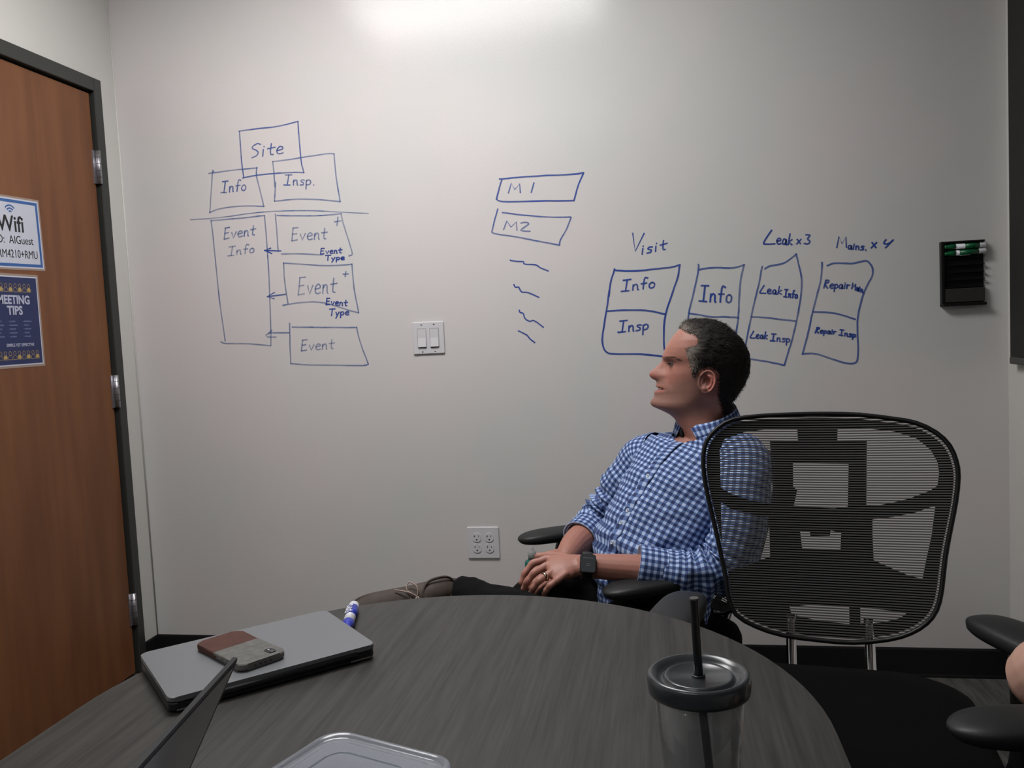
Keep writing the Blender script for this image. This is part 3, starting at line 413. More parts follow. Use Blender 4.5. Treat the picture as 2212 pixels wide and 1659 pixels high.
('handwriting','small handwritten Leak Insp',2,[[(302,1175),(299,1169),(294,1162),(291,1156),(290,1153),(291,1153),(293,1153),(297,1152),(302,1152),(306,1152)],[(310,1157),(313,1157),(316,1158),(318,1158),(319,1159),(319,1161),(318,1162),(317,1163),(316,1163),(314,1163),(313,1162),(312,1161),(311,1159),(310,1157),(310,1155),(311,1153),(312,1152),(313,1151),(314,1150),(316,1151),(318,1151),(319,1151)],[(332,1159),(330,1160),(328,1161),(326,1161),(325,1159),(324,1156),(323,1153),(324,1151),(325,1150),(326,1149),(328,1150),(330,1152),(331,1154),(331,1156),(332,1158),(332,1159),(332,1157),(331,1153),(331,1150),(332,1149),(333,1149),(333,1149)],[(341,1171),(336,1148)],[(346,1159),(338,1154),(345,1147)],[(360,1163),(374,1162)],[(367,1162),(363,1140)],[(355,1141),(370,1139)],[(378,1149),(377,1138)],[(378,1145),(379,1146),(381,1148),(382,1149),(384,1149),(385,1148),(386,1146),(386,1144),(386,1140),(386,1138),(386,1137),(387,1136),(388,1136)],[(403,1145),(401,1146),(399,1147),(397,1147),(396,1146),(395,1145),(395,1144),(396,1143),(399,1141),(400,1140),(401,1138),(400,1136),(399,1135),(397,1135),(394,1136),(393,1136)],[(407,1145),(406,1124)],[(407,1143),(409,1144),(411,1145),(413,1145),(414,1144),(416,1142),(417,1140),(417,1138),(416,1136),(414,1134),(412,1134),(409,1134),(407,1135)]],2.5),
('handwriting','handwritten words Mains. x 4',2,[[(572,1435),(580,1471),(588,1447),(601,1468),(602,1434)],[(617,1438),(615,1439),(613,1440),(611,1440),(609,1438),(608,1435),(608,1432),(608,1430),(610,1428),(611,1428),(613,1428),(615,1430),(616,1432),(617,1434),(617,1437),(617,1438),(617,1435),(617,1431),(617,1428),(617,1427),(618,1427),(619,1427)],[(625,1438),(623,1426)],[(626,1443),(626,1442)],[(632,1437),(631,1425)],[(632,1432),(633,1433),(635,1435),(636,1436),(638,1436),(639,1435),(640,1434),(640,1431),(640,1428),(640,1425),(640,1424),(641,1424),(641,1424)],[(656,1433),(655,1434),(653,1434),(651,1435),(650,1434),(649,1433),(648,1432),(650,1430),(652,1429),(654,1427),(654,1425),(654,1424),(653,1423),(651,1423),(648,1423),(646,1423)],[(661,1422),(662,1421)],[(681,1445),(693,1427)],[(695,1444),(678,1427)],[(724,1451),(721,1448),(718,1443),(717,1440),(719,1438),(725,1437),(730,1438),(736,1441),(742,1446),(746,1449)],[(746,1449),(722,1425)]],2.6),
('drawn_box','box drawn around Repair Main and Repair Insp',1,[[(525,1390),(525,1379),(524,1364),(522,1346),(519,1328),(514,1309),(508,1289),(503,1269),(497,1248),(492,1228),(487,1210),(484,1193),(479,1173),(472,1145),(463,1114),(457,1092)],[(541,1378),(546,1380),(553,1383),(561,1385),(571,1385),(583,1384),(594,1383),(604,1382),(612,1381),(622,1381),(633,1383),(645,1385),(655,1387),(661,1387),(665,1386),(669,1383),(673,1378),(678,1371),(681,1363),(682,1355),(682,1346),(680,1337),(676,1328),(670,1319),(665,1309),(660,1299),(655,1288),(650,1275),(646,1262),(642,1247),(638,1232),(635,1218),(633,1204),(631,1189),(631,1172),(631,1154),(631,1136),(632,1118),(632,1099),(631,1084),(630,1073),(629,1066),(627,1060),(623,1057),(618,1055),(613,1054),(607,1054),(600,1055),(590,1057),(578,1061),(563,1067),(549,1072),(534,1078),(520,1084),(507,1089),(497,1091),(489,1093),(482,1093),(472,1093),(464,1093),(457,1092)],[(493,1230),(502,1229),(516,1228),(530,1227),(543,1225),(556,1223),(569,1220),(580,1216),(592,1212),(602,1208),(611,1204),(619,1201),(625,1199)]],2.9),
('handwriting','small handwritten Repair Main.',2,[[(536,1332),(529,1306)],[(535,1329),(537,1330),(541,1331),(544,1331),(545,1329),(545,1327),(544,1324),(540,1323),(536,1321),(533,1319),(535,1314),(538,1309),(541,1305)],[(549,1312),(552,1312),(555,1312),(558,1312),(559,1314),(559,1315),(558,1317),(557,1318),(555,1318),(554,1318),(552,1317),(551,1315),(549,1314),(549,1311),(549,1309),(549,1307),(550,1306),(551,1305),(553,1304),(555,1304),(557,1305),(558,1305)],[(564,1316),(561,1293)],[(564,1313),(565,1314),(568,1316),(569,1316),(571,1315),(572,1313),(573,1311),(573,1309),(572,1306),(570,1305),(568,1304),(565,1304),(563,1304)],[(587,1313),(586,1313),(583,1315),(581,1314),(579,1312),(578,1309),(577,1306),(578,1304),(579,1302),(580,1302),(582,1302),(584,1304),(586,1306),(587,1309),(587,1312),(587,1313),(587,1310),(586,1305),(586,1302),(586,1301),(587,1301),(588,1301)],[(595,1313),(592,1301)],[(596,1319),(596,1318)],[(602,1313),(600,1300)],[(601,1307),(606,1312),(610,1311)],[(616,1299),(620,1319),(623,1303),(628,1314),(627,1294)],[(636,1300),(635,1301),(634,1302),(633,1302),(632,1301),(631,1298),(631,1296),(631,1294),(632,1292),(632,1292),(633,1292),(635,1293),(635,1295),(636,1297),(636,1299),(636,1300),(636,1298),(636,1294),(636,1291),(636,1290),(636,1290),(637,1290)],[(640,1299),(639,1289)],[(641,1303),(641,1303)],[(645,1297),(644,1287)],[(644,1293),(645,1294),(646,1295),(647,1296),(647,1296),(648,1295),(649,1294),(649,1291),(649,1288),(649,1286),(649,1285),(649,1284),(649,1284)],[(653,1283),(653,1283)]],2.5),
('handwriting','small handwritten Repair Insp',2,[[(505,1178),(499,1160)],[(504,1176),(506,1177),(509,1177),(511,1177),(512,1176),(512,1174),(511,1173),(508,1172),(505,1171),(502,1169),(504,1166),(507,1162),(509,1159)],[(515,1164),(517,1164),(520,1164),(522,1164),(523,1165),(523,1166),(522,1167),(522,1168),(520,1168),(519,1168),(518,1167),(516,1166),(515,1165),(515,1163),(515,1162),(515,1160),(516,1159),(517,1158),(518,1158),(520,1158),(521,1158),(522,1159)],[(527,1166),(525,1150)],[(527,1164),(528,1165),(530,1166),(531,1166),(533,1165),(534,1164),(534,1163),(534,1161),(533,1159),(532,1158),(530,1158),(528,1158),(527,1158)],[(546,1163),(544,1164),(542,1165),(541,1165),(539,1163),(538,1161),(538,1159),(538,1157),(539,1156),(540,1155),(542,1156),(543,1157),(544,1159),(545,1161),(545,1163),(546,1163),(545,1161),(545,1158),(545,1156),(545,1155),(546,1155),(546,1155)],[(552,1163),(550,1154)],[(552,1167),(553,1167)],[(557,1163),(556,1154)],[(557,1159),(560,1162),(564,1161)],[(577,1167),(589,1165)],[(583,1166),(580,1148)],[(573,1150),(585,1147)],[(592,1155),(591,1146)],[(592,1151),(593,1152),(594,1154),(595,1154),(597,1154),(598,1154),(599,1152),(599,1150),(599,1147),(599,1145),(599,1145),(600,1144),(600,1144)],[(613,1151),(611,1151),(610,1152),(608,1152),(607,1152),(606,1151),(606,1150),(607,1149),(609,1148),(611,1146),(611,1145),(611,1144),(610,1143),(608,1143),(606,1143),(604,1144)],[(617,1150),(615,1134)],[(616,1149),(618,1149),(619,1150),(621,1150),(622,1149),(624,1148),(625,1146),(624,1145),(624,1143),(623,1142),(621,1141),(618,1142),(617,1142)]],2.5)]

def ribbon(bm, pts, hw, y):
    P = [V((a/1000, b/1000)) for a, b in pts]
    Q = [P[0]]
    for q in P[1:]:
        if (q-Q[-1]).length > 1e-4: Q.append(q)
    P = Q
    def disc(c, r):
        vs = [bm.verts.new((c.x+r*math.cos(a*PI/4), y, c.y+r*math.sin(a*PI/4))) for a in range(8)]; bm.faces.new(vs)
    if len(P) < 2: disc(P[0], hw*1.2); return
    L, R = [], []
    for i, q in enumerate(P):
        t = (P[min(i+1, len(P)-1)]-P[max(i-1, 0)]).normalized(); n = V((-t.y, t.x))
        e = 0
        if i == 0: e = -hw*.7
        if i == len(P)-1: e = hw*.7
        wv = hw*(1+.18*noise.noise(V((q.x*40, q.y*40, 0))))
        L.append(bm.verts.new((q.x+n.x*wv+t.x*e, y, q.y+n.y*wv+t.y*e))); R.append(bm.verts.new((q.x-n.x*wv+t.x*e, y, q.y-n.y*wv+t.y*e)))
    for i in range(len(P)-1): bm.faces.new((L[i], R[i], R[i+1], L[i+1]))
for i, (nm, lab, tone, st, wd) in enumerate(DRAWINGS):
    bm = B()
    for k, s in enumerate(st): ribbon(bm, s, wd/1000, YB-.0004-.00001*i-.000001*k)
    o = obj(nm, bm, M['marker_lines'][tone], wall); o['label'] = lab

# ---------------------------------------------------------------- light switch and outlet
def plate(name, label, cat, c):
    t = thing(name, label, cat, (c[0], YB, c[1]))
    bm = prism(B(), rrect(.116, .1144, .004, 3), 0, .006, bev=.0025); xf(bm, Matrix.Rotation(PI/2, 4, 'X')); obj('wall_plate', bm, M['white_plastic'], t)
    return t
surround_ = mat('shaded_switch_surround', (.40, .39, .41), .4)  # recess shade round the rockers put into a darker surround colour
t = plate('light_switch', 'white double rocker light switch plate in the middle of the written wall', 'light switch', (-.82, 1.2033))
for s in (-1, 1):
    bm = bx(s*.023-.0175, s*.023+.0175, -.0065, -.002, -.035, .035); obj('switch_surround', bm, surround_, t)
    bm = B(); A = [(-.0065, .0315), (-.0078, .0315), (-.0075, 0), (-.0115, -.0315), (-.0065, -.0315)]
    for sx in (-.0148, .0148): pass
    v0 = [bm.verts.new((s*.023-.0148, y, z)) for y, z in A]; v1 = [bm.verts.new((s*.023+.0148, y, z)) for y, z in A]
    for i in range(5): j = (i+1) % 5; bm.faces.new((v0[i], v1[i], v1[j], v0[j]))
    bm.faces.new(v0[::-1]); bm.faces.new(v1); bmesh.ops.recalc_face_normals(bm, faces=bm.faces)
    obj('rocker', bm, M['white_plastic'], t)
    bm = bx(s*.023-.0155, s*.023+.0155, -.0068, -.0064, -.0345, -.0315); obj('rocker_gap', bm, M['dark_slot'], t)
for sx in (-.023, .023):
    for z in (-.048, .048):
        bm = B(); lathe(bm, [(.003, 0), (.003, .0008), (.0, .0012)], 10); xf(bm, Matrix.Translation((sx, -.006, z)) @ Matrix.Rotation(PI/2, 4, 'X')); obj('screw', bm, M['steel'], t)
t = plate('power_outlet', 'white four socket power outlet plate low on the written wall', 'power outlet', (-.6577, .4599))
for sx in (-.023, .023):
    for z in (-.0195, .0195):
        bm = prism(B(), [(max(-.0145, min(.0145, .0172*math.cos(a*PI/12))), .0172*math.sin(a*PI/12)) for a in range(24)], 0, .0022, bev=.0006); xf(bm, Matrix.Translation((sx, -.006, z)) @ Matrix.Rotation(PI/2, 4, 'X'))
        so = obj('socket', bm, M['white_plastic'], t)
        bm = B(); box(bm, sx-.0082, sx-.0062, -.0087, -.008, z+.001, z+.009); box(bm, sx-.0105, sx-.0062, -.0087, -.008, z+.004, z+.0056); box(bm, sx+.0058, sx+.0076, -.0087, -.008, z+.001, z+.0085)
        lathe_b = lathe(B(), [(0, 0), (.0028, 0), (.0028, .0005), (0, .0005)], 12)
        xf(lathe_b, Matrix.Translation((sx, -.0082, z-.0075)) @ Matrix.Rotation(PI/2, 4, 'X')); me = bpy.data.meshes.new('t'); lathe_b.to_mesh(me); bm.from_mesh(me); lathe_b.free()
        obj('socket_slots', bm, M['dark_slot'], so)
    bm = B(); lathe(bm, [(.0026, 0), (.0026, .0008), (0, .0012)], 10); xf(bm, Matrix.Translation((sx, -.006, 0)) @ Matrix.Rotation(PI/2, 4, 'X')); obj('screw', bm, M['steel'], t)

# ---------------------------------------------------------------- marker holder and green markers
hx0, hx1, hz0, hz1 = .884, 1.014, 1.226, 1.432
t = thing('marker_holder', 'black wall mounted tray for markers at the right end of the written wall', 'marker holder', (hx0, YB, hz0))
Wd, Hh = hx1-hx0, hz1-hz0
obj('back_plate', bx(0, Wd, -.004, 0, 0, Hh, bev=.0015), M['black_plastic'], t)
obj('side_wall', bx(0, .010, -.020, -.004, 0, Hh, bev=.002), M['black_plastic'], t)
obj('top_rail', bx(  .010, Wd, -.020, -.004, Hh-.006, Hh, bev=.002), M['black_plastic'], t)
for k in range(1, 7): obj('divider', bx(.010, Wd, -.014, -.004, Hh-.006-.0235*k, Hh-.0035-.0235*k), M['black_plastic'], t)
obj('bottom_lip', bx(.0, Wd+.003, -.025, -.004, 0, .010, bev=.003), M['black_plastic'], t)
obj('eraser_pocket', bx(.004, Wd-.001, -.018, -.004, .012, .056, bev=.002), mat('dark_charcoal_plastic', (.022, .021, .020), .7), t)
def marker(name, label, loc, rotm, L=.122, r=.0085, capc='green', variant=0, group=None):
    t = thing(name, label, 'marker', group=group); t.matrix_world = Matrix.Translation(loc) @ rotm   # lies along local +x, cap at x=0
    ax = frame4((0, 0, 0), (0, 1, 0), (0, 0, 1))
    def lx(prof, nm, m, s=True):
        bm = lathe(B(), prof, 28); xf(bm, ax); return obj(nm, bm, m, t, smooth=s)
    lx([(0, .032), (r, .032), (r, L*.86), (r*.93, L-.002), (r*.8, L), (0, L)], 'barrel', M['marker_white'])
    lx([(0, 0), (r*.62, 0), (r*.74, .003), (r*.76, .014), (r*.98, .018), (r*1.03, .033), (0, .033)], 'cap', M[capc])
    if variant == 0:
        lx([(r*1.01, .06), (r*1.015, .06), (r*1.015, L*.84), (r*1.01, L*.84)], 'label_wrap', M[capc])
    else:
        lx([(r*1.01, .043), (r*1.015, .043), (r*1.015, L*.82), (r*1.01, L*.82)], 'label_wrap', M[capc])
    return t, r
for k, var in ((0, 0), (1, 1)):
    z = hz1-.006-.0235*k-.0115+(.0 if k == 0 else .002)
    rm = frame4((0, 0, 0), (1, 0, 0 if k == 0 else .03), (0, 0, 1))
    t, r = marker('whiteboard_marker', ['green capped marker in the top slot of the black wall holder', 'green capped marker in the second slot of the black wall holder'][k],
                  (hx0+.011, YB-.0145, z), rm, variant=var, group='green markers in the wall holder')
    q = frame4((.052 if k == 0 else .058, -0.0, 0), (1, 0, 0), (0, 0, 1))
    q = Matrix.Translation((.058, 0, 0)) @ Matrix(((1, 0, 0, 0), (0, 0, -1, 0), (0, 1, 0, 0), (0, 0, 0, 1)))
    q.translation = (.060, -r*1.05, 0)
    lettering(t, 'EXPO', .013, M['black_print'] if k == 0 else M['marker_white'], q, bold=.0004, extrude=.0004)

# right wall blind, its unseen length added to cut bounce light
t = thing('window_blind', 'dark roller blind hanging on the right wall at the right edge of the picture', 'window blind', (XR, 2.4, 1.04))
obj('blind_cloth', bx(-.022, -.018, -3.4, .468, .02, 1.45), M['blind'], t)
obj('hem_bar', bx(-.028, -.012, -3.4, .462, 0, .022, bev=.004), mat('grey_hem_bar', (.05, .05, .045), .5), t)
obj('roller', tube([(-.03, -3.4, 1.46), (-.03, .468, 1.46)], .028, n=20), M['blind'], t, smooth=True)
obj('roller_bracket', bx(-.062, 0, .468, .472, 1.42, 1.50), M['steel'], t)
obj('roller_bracket', bx(-.062, 0, -3.404, -3.4, 1.42, 1.50), M['steel'], t)
struct('window_1', bx(XR-.009, XR, -.98, 2.83, 1.1, 2.42), M['frame_paint'])  # window drawn out of view to match the added blind length

# ---------------------------------------------------------------- signs on the door
# sign-local: x = world +y, y = world +z, normal = +x
def sign(name, label, y1, z0, w_, h_, tilt=0):
    t = thing(name, label, 'sign'); t.matrix_world = Matrix.Translation((XL-.0015, y1-w_/2, z0+h_/2)) @ Matrix(((0, 0, 1, 0), (1, 0, 0, 0), (0, 1, 0, 0), (0, 0, 0, 1))) @ Matrix.Rotation(tilt, 4, 'Z')
    return t
def flat(parent, nm, poly, z, m, th=.0003):
    return obj(nm, prism(B(), poly, z, z+th), m, parent)
def quad(x0, x1, y0, y1): return [(x0, y0), (x1, y0), (x1, y1), (x0, y1)]
def strip(parent, nm, P, w_, z, m):
    bm = B(); L, R = [], []
    P = [V(p) for p in P]
    for i, q in enumerate(P):
        t = (P[min(i+1, len(P)-1)]-P[max(i-1, 0)]).normalized(); n = V((-t.y, t.x))*w_/2
        L.append(bm.verts.new((q.x+n.x, q.y+n.y, z))); R.append(bm.verts.new((q.x-n.x, q.y-n.y, z)))
    for i in range(len(P)-1): bm.faces.new((R[i], R[i+1], L[i+1], L[i]))
    return obj(nm, bm, m, parent)
t = sign('wifi_sign', 'laminated white sign with blue border reading Wifi, on the brown door', 2.497, 1.481, .292, .229, math.radians(1.2))
w2, h2 = .146, .1145
flat(t, 'laminate', rrect(.292, .229, .004, 3), 0, M['laminate'])
flat(t, 'paper', quad(-w2+.006, w2-.006, -h2+.006, h2-.006), .0003, M['paper'])
bm = B()
a, b = (w2-.011, h2-.011), (w2-.020, h2-.020)
for q in (quad(-a[0], a[0], b[1], a[1]), quad(-a[0], a[0], -a[1], -b[1]), quad(-a[0], -b[0], -b[1], b[1]), quad(b[0], a[0], -b[1], b[1])):
    prism(bm, q, .0006, .0009)
obj('blue_border', bm, M['paper_blue'], t)
wx = .015
for rr in (.007, .016, .025): strip(t, 'wifi_arc', [(wx+rr*math.sin(a_), .060+rr*math.cos(a_)) for a_ in [(-50+100*i/10)*PI/180 for i in range(11)]], .0042, .0012, M['paper_blue'])
lettering(t, 'Wifi', .070, M['black_print'], Matrix.Translation((.013, .026, .0009)), bold=.0010, squash=.92)
lettering(t, 'ID:  AIGuest', .036, M['black_print'], Matrix.Translation((.023, -.022, .0009)), squash=.86)
lettering(t, 'RM4210+RMU', .036, M['black_print'], Matrix.Translation((.032, -.066, .0009)), squash=.78)
t = sign('meeting_tips_sign', 'navy laminated poster reading MEETING TIPS, under the white sign on the door', 2.461, 1.176, .230, .293, 0)
w2, h2 = .115, .1465
flat(t, 'laminate', rrect(.230, .293, .004, 3), 0, M['laminate'])
flat(t, 'paper', quad(-w2+.007, w2-.007, -h2+.007, h2-.007), .0003, M['paper'])
flat(t, 'navy_panel', quad(-w2+.011, w2-.011, -h2+.011, h2-.011), .0006, M['navy'])
def people_icons(y, n, fills, x0, dx):
    for i in range(n):
        x = x0+i*dx
        if fills[i]: flat(t, 'person_icon', [(x-.0062, y-.011), (x+.0062, y-.011), (x+.0062, y-.004), (x+.003, y), (x-.003, y), (x-.0062, y-.004)], .0010, M['gold'])
        strip(t, 'person_icon', [(x+.0052*math.cos(a_*PI/6), y+.0062+.0062*math.sin(a_*PI/6)) for a_ in range(13)], .0012, .0014, M['gold'])
        strip(t, 'person_icon', [(x-.0078, y-.013), (x-.0078, y-.005), (x-.003, y), (x+.003, y), (x+.0078, y-.005), (x+.0078, y-.013), (x-.0078, y-.013)], .0012, .0014, M['gold'])
people_icons(.103, 8, [0, 1, 0, 1, 0, 1, 0, 1], -.066, .0193)
people_icons(-.107, 9, [0, 1, 0, 0, 1, 0, 1, 0, 1], -.072, .0193)
lettering(t, 'MEETING', .037, M['pale_print'], Matrix.Translation((.002, .064, .0009)), bold=.0012, squash=.88)
lettering(t, 'TIPS', .037, M['pale_print'], Matrix.Translation((.003, .031, .0009)), bold=.0012, squash=.95)
lettering(t, 'SIMPLE YET EFFECTIVE', .0135, M['pale_print'], Matrix.Translation((.014, -.076, .0009)), bold=.0002, squash=.88)
bm = B(); rnd = random.Random(3)
for cx_ in (-.085, -.028, .033):
    for i in range(5):
        yy = -.002-i*.0118; n = 5+rnd.randint(0, 3)
        for k in range(n): prism(bm, quad(cx_+.004+k*.0042, cx_+.004+k*.0042+.0030, yy-.0022, yy+.0018+.0012*rnd.random()), .0009, .0011)
        prism(bm, quad(cx_-.001, cx_+.0012, yy-.001, yy+.001), .0009, .0011)
o = obj('small_print', bm, M['dim_print'], t); o['kind'] = 'stuff'

# ---------------------------------------------------------------- table
TX, TY, TR, TZ = -.310, 1.010, .495, .74
poly = [(TX+TR*math.cos(a), TY+TR*math.sin(a)) for a in [PI*i/48 for i in range(49)]]+[(TX-TR, .30)]+[(TX-TR+.12-.12*math.cos(a), .30-.12*math.sin(a)) for a in [PI/2*i/8 for i in range(1, 9)]]+[(TX+TR-.12+.12*math.sin(a), .30-.12*math.cos(a)) for a in [PI/2*i/8 for i in range(9)]]
t = thing('conference_table', 'dark grey wood grain table with a rounded end in the foreground', 'table', (TX, TY, 0))
T = Matrix.Translation((-TX, -TY, 0))
obj('table_top', xf(prism(B(), poly, TZ-.028, TZ, bev=.002), T), M['table_top'], t)
bm = B()
for yy in (1.05, .50):
    bm2 = lathe(B(), [(.26, 0), (.26, .012), (.24, .022), (.05, .04), (.038, .06), (.038, TZ-.05), (.12, TZ-.034), (.12, TZ-.0285)], 40, (0, yy-TY, 0))
    obj('pedestal', bm2, M['black_plastic'], t, smooth=True)
bm.free()

# ---------------------------------------------------------------- closed silver laptop
Lc = [V((-0.7957,1.1457,0.7620)), V((-0.5718,1.3404,0.7620)), V((-0.4693,1.2027,0.7620)), V((-0.6566,1.0049,0.7620))]
cen = sum(Lc, V())/4; ex = ((Lc[2]-Lc[3])+(Lc[1]-Lc[0])).normalized()
t = thing('closed_laptop', 'closed silver laptop with black base lying at the left of the table', 'laptop', (cen.x, cen.y, TZ), math.atan2(ex.y, ex.x))
lw, ld = .298, .205
obj('laptop_base', prism(B(), rrect(lw, ld, .012), .003, .014, bev=.002), M['laptop_black'], t)
obj('laptop_lid', prism(B(), rrect(lw, ld, .010), .0155, .0225, bev=.0018), M['silver'], t)
obj('lid_gap', prism(B(), rrect(lw-.008, ld-.008, .010), .014, .0155), M['laptop_black'], t)
obj('screen_bezel_edge', prism(B(), rrect(lw-.001, ld-.001, .010), .0148, .0172, bev=.0006), M['laptop_black'], t)
obj('hinge_bar', tube([(-lw/2+.03, -ld/2+.003, .012), (lw/2-.03, -ld/2+.003, .012)], .006, n=12), M['laptop_black'], t)
for sx in (-1, 1):
    obj('hinge_cover', bx(sx*(lw/2-.025)-.016, sx*(lw/2-.025)+.016, -ld/2-.001, -ld/2+.003, .0035, .0055), M['steel'], t)
    for sy in (-1, 1): obj('rubber_foot', bx(sx*.12-.01, sx*.12+.01, sy*.08-.004, sy*.08+.004, 0, .003), M['black_plastic'], t)

# phone on the laptop
Pc = [V((-0.7084,1.1613,0.7750)), V((-0.6883,1.2252,0.7750)), V((-0.5707,1.1459,0.7750)), V((-0.5925,1.0784,0.7750))]
cen = sum(Pc, V())/4; ex = ((Pc[2]-Pc[1])+(Pc[3]-Pc[0])).normalized()
t = thing('phone', 'phone face down in a brown leather and grey felt case on the silver laptop', 'phone', (cen.x, cen.y, TZ+.0225), math.atan2(ex.y, ex.x))
pl, pw, r = .146, .074, .012
full = rrect(pl, pw, r, 8)
dv = [(-.010, -.05), (-.006, -.02), (.0, .0), (.001, .02), (.000, .05)]
obj('screen_glass', prism(B(), rrect(pl-.003, pw-.003, r, 8), 0, .001), M['laptop_black'], t)
def clip_x(poly, x, sign):
    out = []
    for i in range(len(poly)):
        a, b = poly[i], poly[(i+1) % len(poly)]
        ina, inb = (a[0]-x)*sign >= 0, (b[0]-x)*sign >= 0
        if ina: out.append(a)
        if ina != inb: f = (x-a[0])/(b[0]-a[0]); out.append((x, a[1]+f*(b[1]-a[1])))
    return out
# brown part: back end (away from the camera lens); grey part holds the lens
bm = prism(B(), clip_x(full, -.008, -1), .001, .0105, bev=.0025); obj('leather_half', bm, M['leather'], t)
bm = prism(B(), clip_x(full, -.012, 1), .0012, .0112, bev=.003); obj('felt_half', bm, M['felt'], t)
cut = obj('lens_window', prism(B(), rrect(.020, .013, .005, 6, pl/2-.019, pw/2-.017), .0112, .0116), M['black_plastic'], t)
bm = lathe(B(), [(0, 0), (.0042, 0), (.0042, .0008), (.003, .001), (0, .001)], 20, (pl/2-.0145, pw/2-.017, .0116)); obj('camera_lens', bm, M['watch_glass'], cut)
bm = lathe(B(), [(0, 0), (.0018, 0), (.0015, .0006), (0, .0006)], 14, (pl/2-.0235, pw/2-.017, .0116)); obj('flash_lens', bm, M['pearl'], cut)
for k in range(4): obj('port_hole', bx(pl/2-.0002, pl/2+.0003, -.016+k*.008, -.013+k*.008, .004, .0065), M['dark_slot'], t)
for k in range(3): obj('side_button', bx(-.01+k*.016, -.001+k*.016, -pw/2-.0008, -pw/2+.001, .004, .0075, bev=.0006), M['leather'] if k == 0 else M['felt'], t)

# blue marker
a, b = V((-0.5259,1.2901,0.7490)), V((-0.5608,1.4247,0.7490)); d = (b-a).normalized()
t, r = marker('whiteboard_marker', 'blue and white capped marker lying on the table beside the silver laptop', a-d*.002, Matrix.Identity(4), L=.125, r=.0095, capc='blue_ink', variant=0)
t.matrix_world = Matrix.Translation(V((a.x, a.y, TZ+.0100))) @ frame4((0, 0, 0), d, V((0, 0, 1)).cross(d))
q = Matrix.Rotation(.45, 4, 'X') @ Matrix.Translation((.084, 0, r*1.03)) @ Matrix.Identity(4)
q = Matrix.Rotation(-.35, 4, 'X') @ Matrix.Translation((.082, 0, r*1.03))
lettering(t, 'EXPO', .016, M['marker_white'], q, bold=.0004, extrude=.0004)

# ---------------------------------------------------------------- open laptop, only its lid shows
A = V((-0.3913,0.7002,0.9400)); dl = V((-.140, .992, 0)).normalized(); sd = V((dl.y, -dl.x, 0))
tl = math.radians(27); lh = .212
hinge = A-sd*lh*math.sin(tl)-V((0, 0, lh*math.cos(tl)))
hinge.z = TZ+.018
t = thing('open_laptop', 'open black laptop at the lower left, its thin screen lid seen edge on', 'laptop', (hinge.x, hinge.y, TZ), math.atan2(dl.y, dl.x))
# local x = along hinge (towards far end at 0), y = left (base side), z up
LW = .320
T = Matrix.Translation((-LW, 0, 0))
obj('laptop_base', prism(B(), rrect(LW, .215, .01, 6, -LW/2, .1075), .002, .016, bev=.002), M['laptop_black'], t)
lid = prism(B(), rrect(LW, lh, .008, 6, -LW/2, lh/2), -.0018, .0018, bev=.0006)
R4 = Matrix.Translation((0, 0, .018)) @ Matrix(((1, 0, 0, 0), (0, -math.sin(tl), -math.cos(tl), 0), (0, math.cos(tl), -math.sin(tl), 0), (0, 0, 0, 1)))
xf(lid, R4); obj('screen_lid', lid, mat('dark_grey_laptop_lid', (.009, .0095, .010), .5, Specular_IOR_Level=.3), t)
obj('screen_panel', xf(prism(B(), quad(-LW+.008, -.008, .012, lh-.008), .0019, .0022), R4), mat('black_screen', (.006, .006, .008), .15), t)
obj('hinge_bar', tube([(-LW+.04, .004, .016), (-.04, .004, .016)], .006, n=12), M['laptop_black'], t)
kb = B()
for r in range(5):
    for c_ in range(14): box(kb, -LW+.018+c_*.0205, -LW+.035+c_*.0205, .030+r*.019, .046+r*.019, .016, .0175)
o = obj('keyboard', kb, M['black_plastic'], t)
obj('touchpad', bx(-LW/2-.05, -LW/2+.05, .14, .20, .016, .0165), M['laptop_black'], t)

# ---------------------------------------------------------------- tumbler with lid and straw
cx, cy = .0235, .828
t = thing('tumbler', 'clear plastic tumbler with a dark grey lid and black straw on the table', 'cup', (cx, cy, TZ))
bm = lathe(B(), [(0, .002), (.029, .002), (.031, .0), (.033, .004), (.0445, .138), (.0432, .138), (.0318, .006), (0, .005)], 64); obj('cup_wall', bm, M['clear'], t, smooth=True)
bm = lathe(B(), [(0, .012), (.026, .012), (.0285, .016), (.0385, .100), (.0405, .137), (.0392, .137), (.0372, .100), (.0272, .017), (0, .0135)], 64); obj('inner_wall', bm, M['clear'], t, smooth=True)
bm = lathe(B(), [(.0445, .128), (.0490, .129), (.0497, .133), (.0500, .141), (.0492, .1455), (.0470, .1475), (.0445, .1470), (.0400, .1440), (.0368, .1405), (.0350, .1405), (.0335, .1435), (.0315, .1450), (.0298, .1435), (.0, .1428)], 72)
lid = obj('cup_lid', bm, M['lid_dark'], t, smooth=True)
bm = lathe(B(), [(.0050, .1428), (.0064, .1430), (.0064, .1448), (.0046, .1448), (.0044, .1428)], 20); obj('straw_hole_rim', bm, M['lid_dark'], lid, smooth=True)
top = V((0.0217,0.8280,0.9610))-V((cx, cy, TZ)); bot = V((.010, -.004, .014))
s_in = V((.0003, 0, .145))
P = [bot, bot.lerp(s_in, .5), s_in, top]
bm = B(); loft(bm, P, [.0042]*4, n=16, k=4, cap=False); st_ = obj('straw', bm, M['straw'], t, smooth=True)
bm = B(); loft(bm, [top-(top-s_in).normalized()*.002, top+V((0, 0, .0004))], [.0045, .0045], n=16, cap=True); obj('straw_tip', bm, mat('grey_straw_tip', (.06, .055, .05), .5), st_)

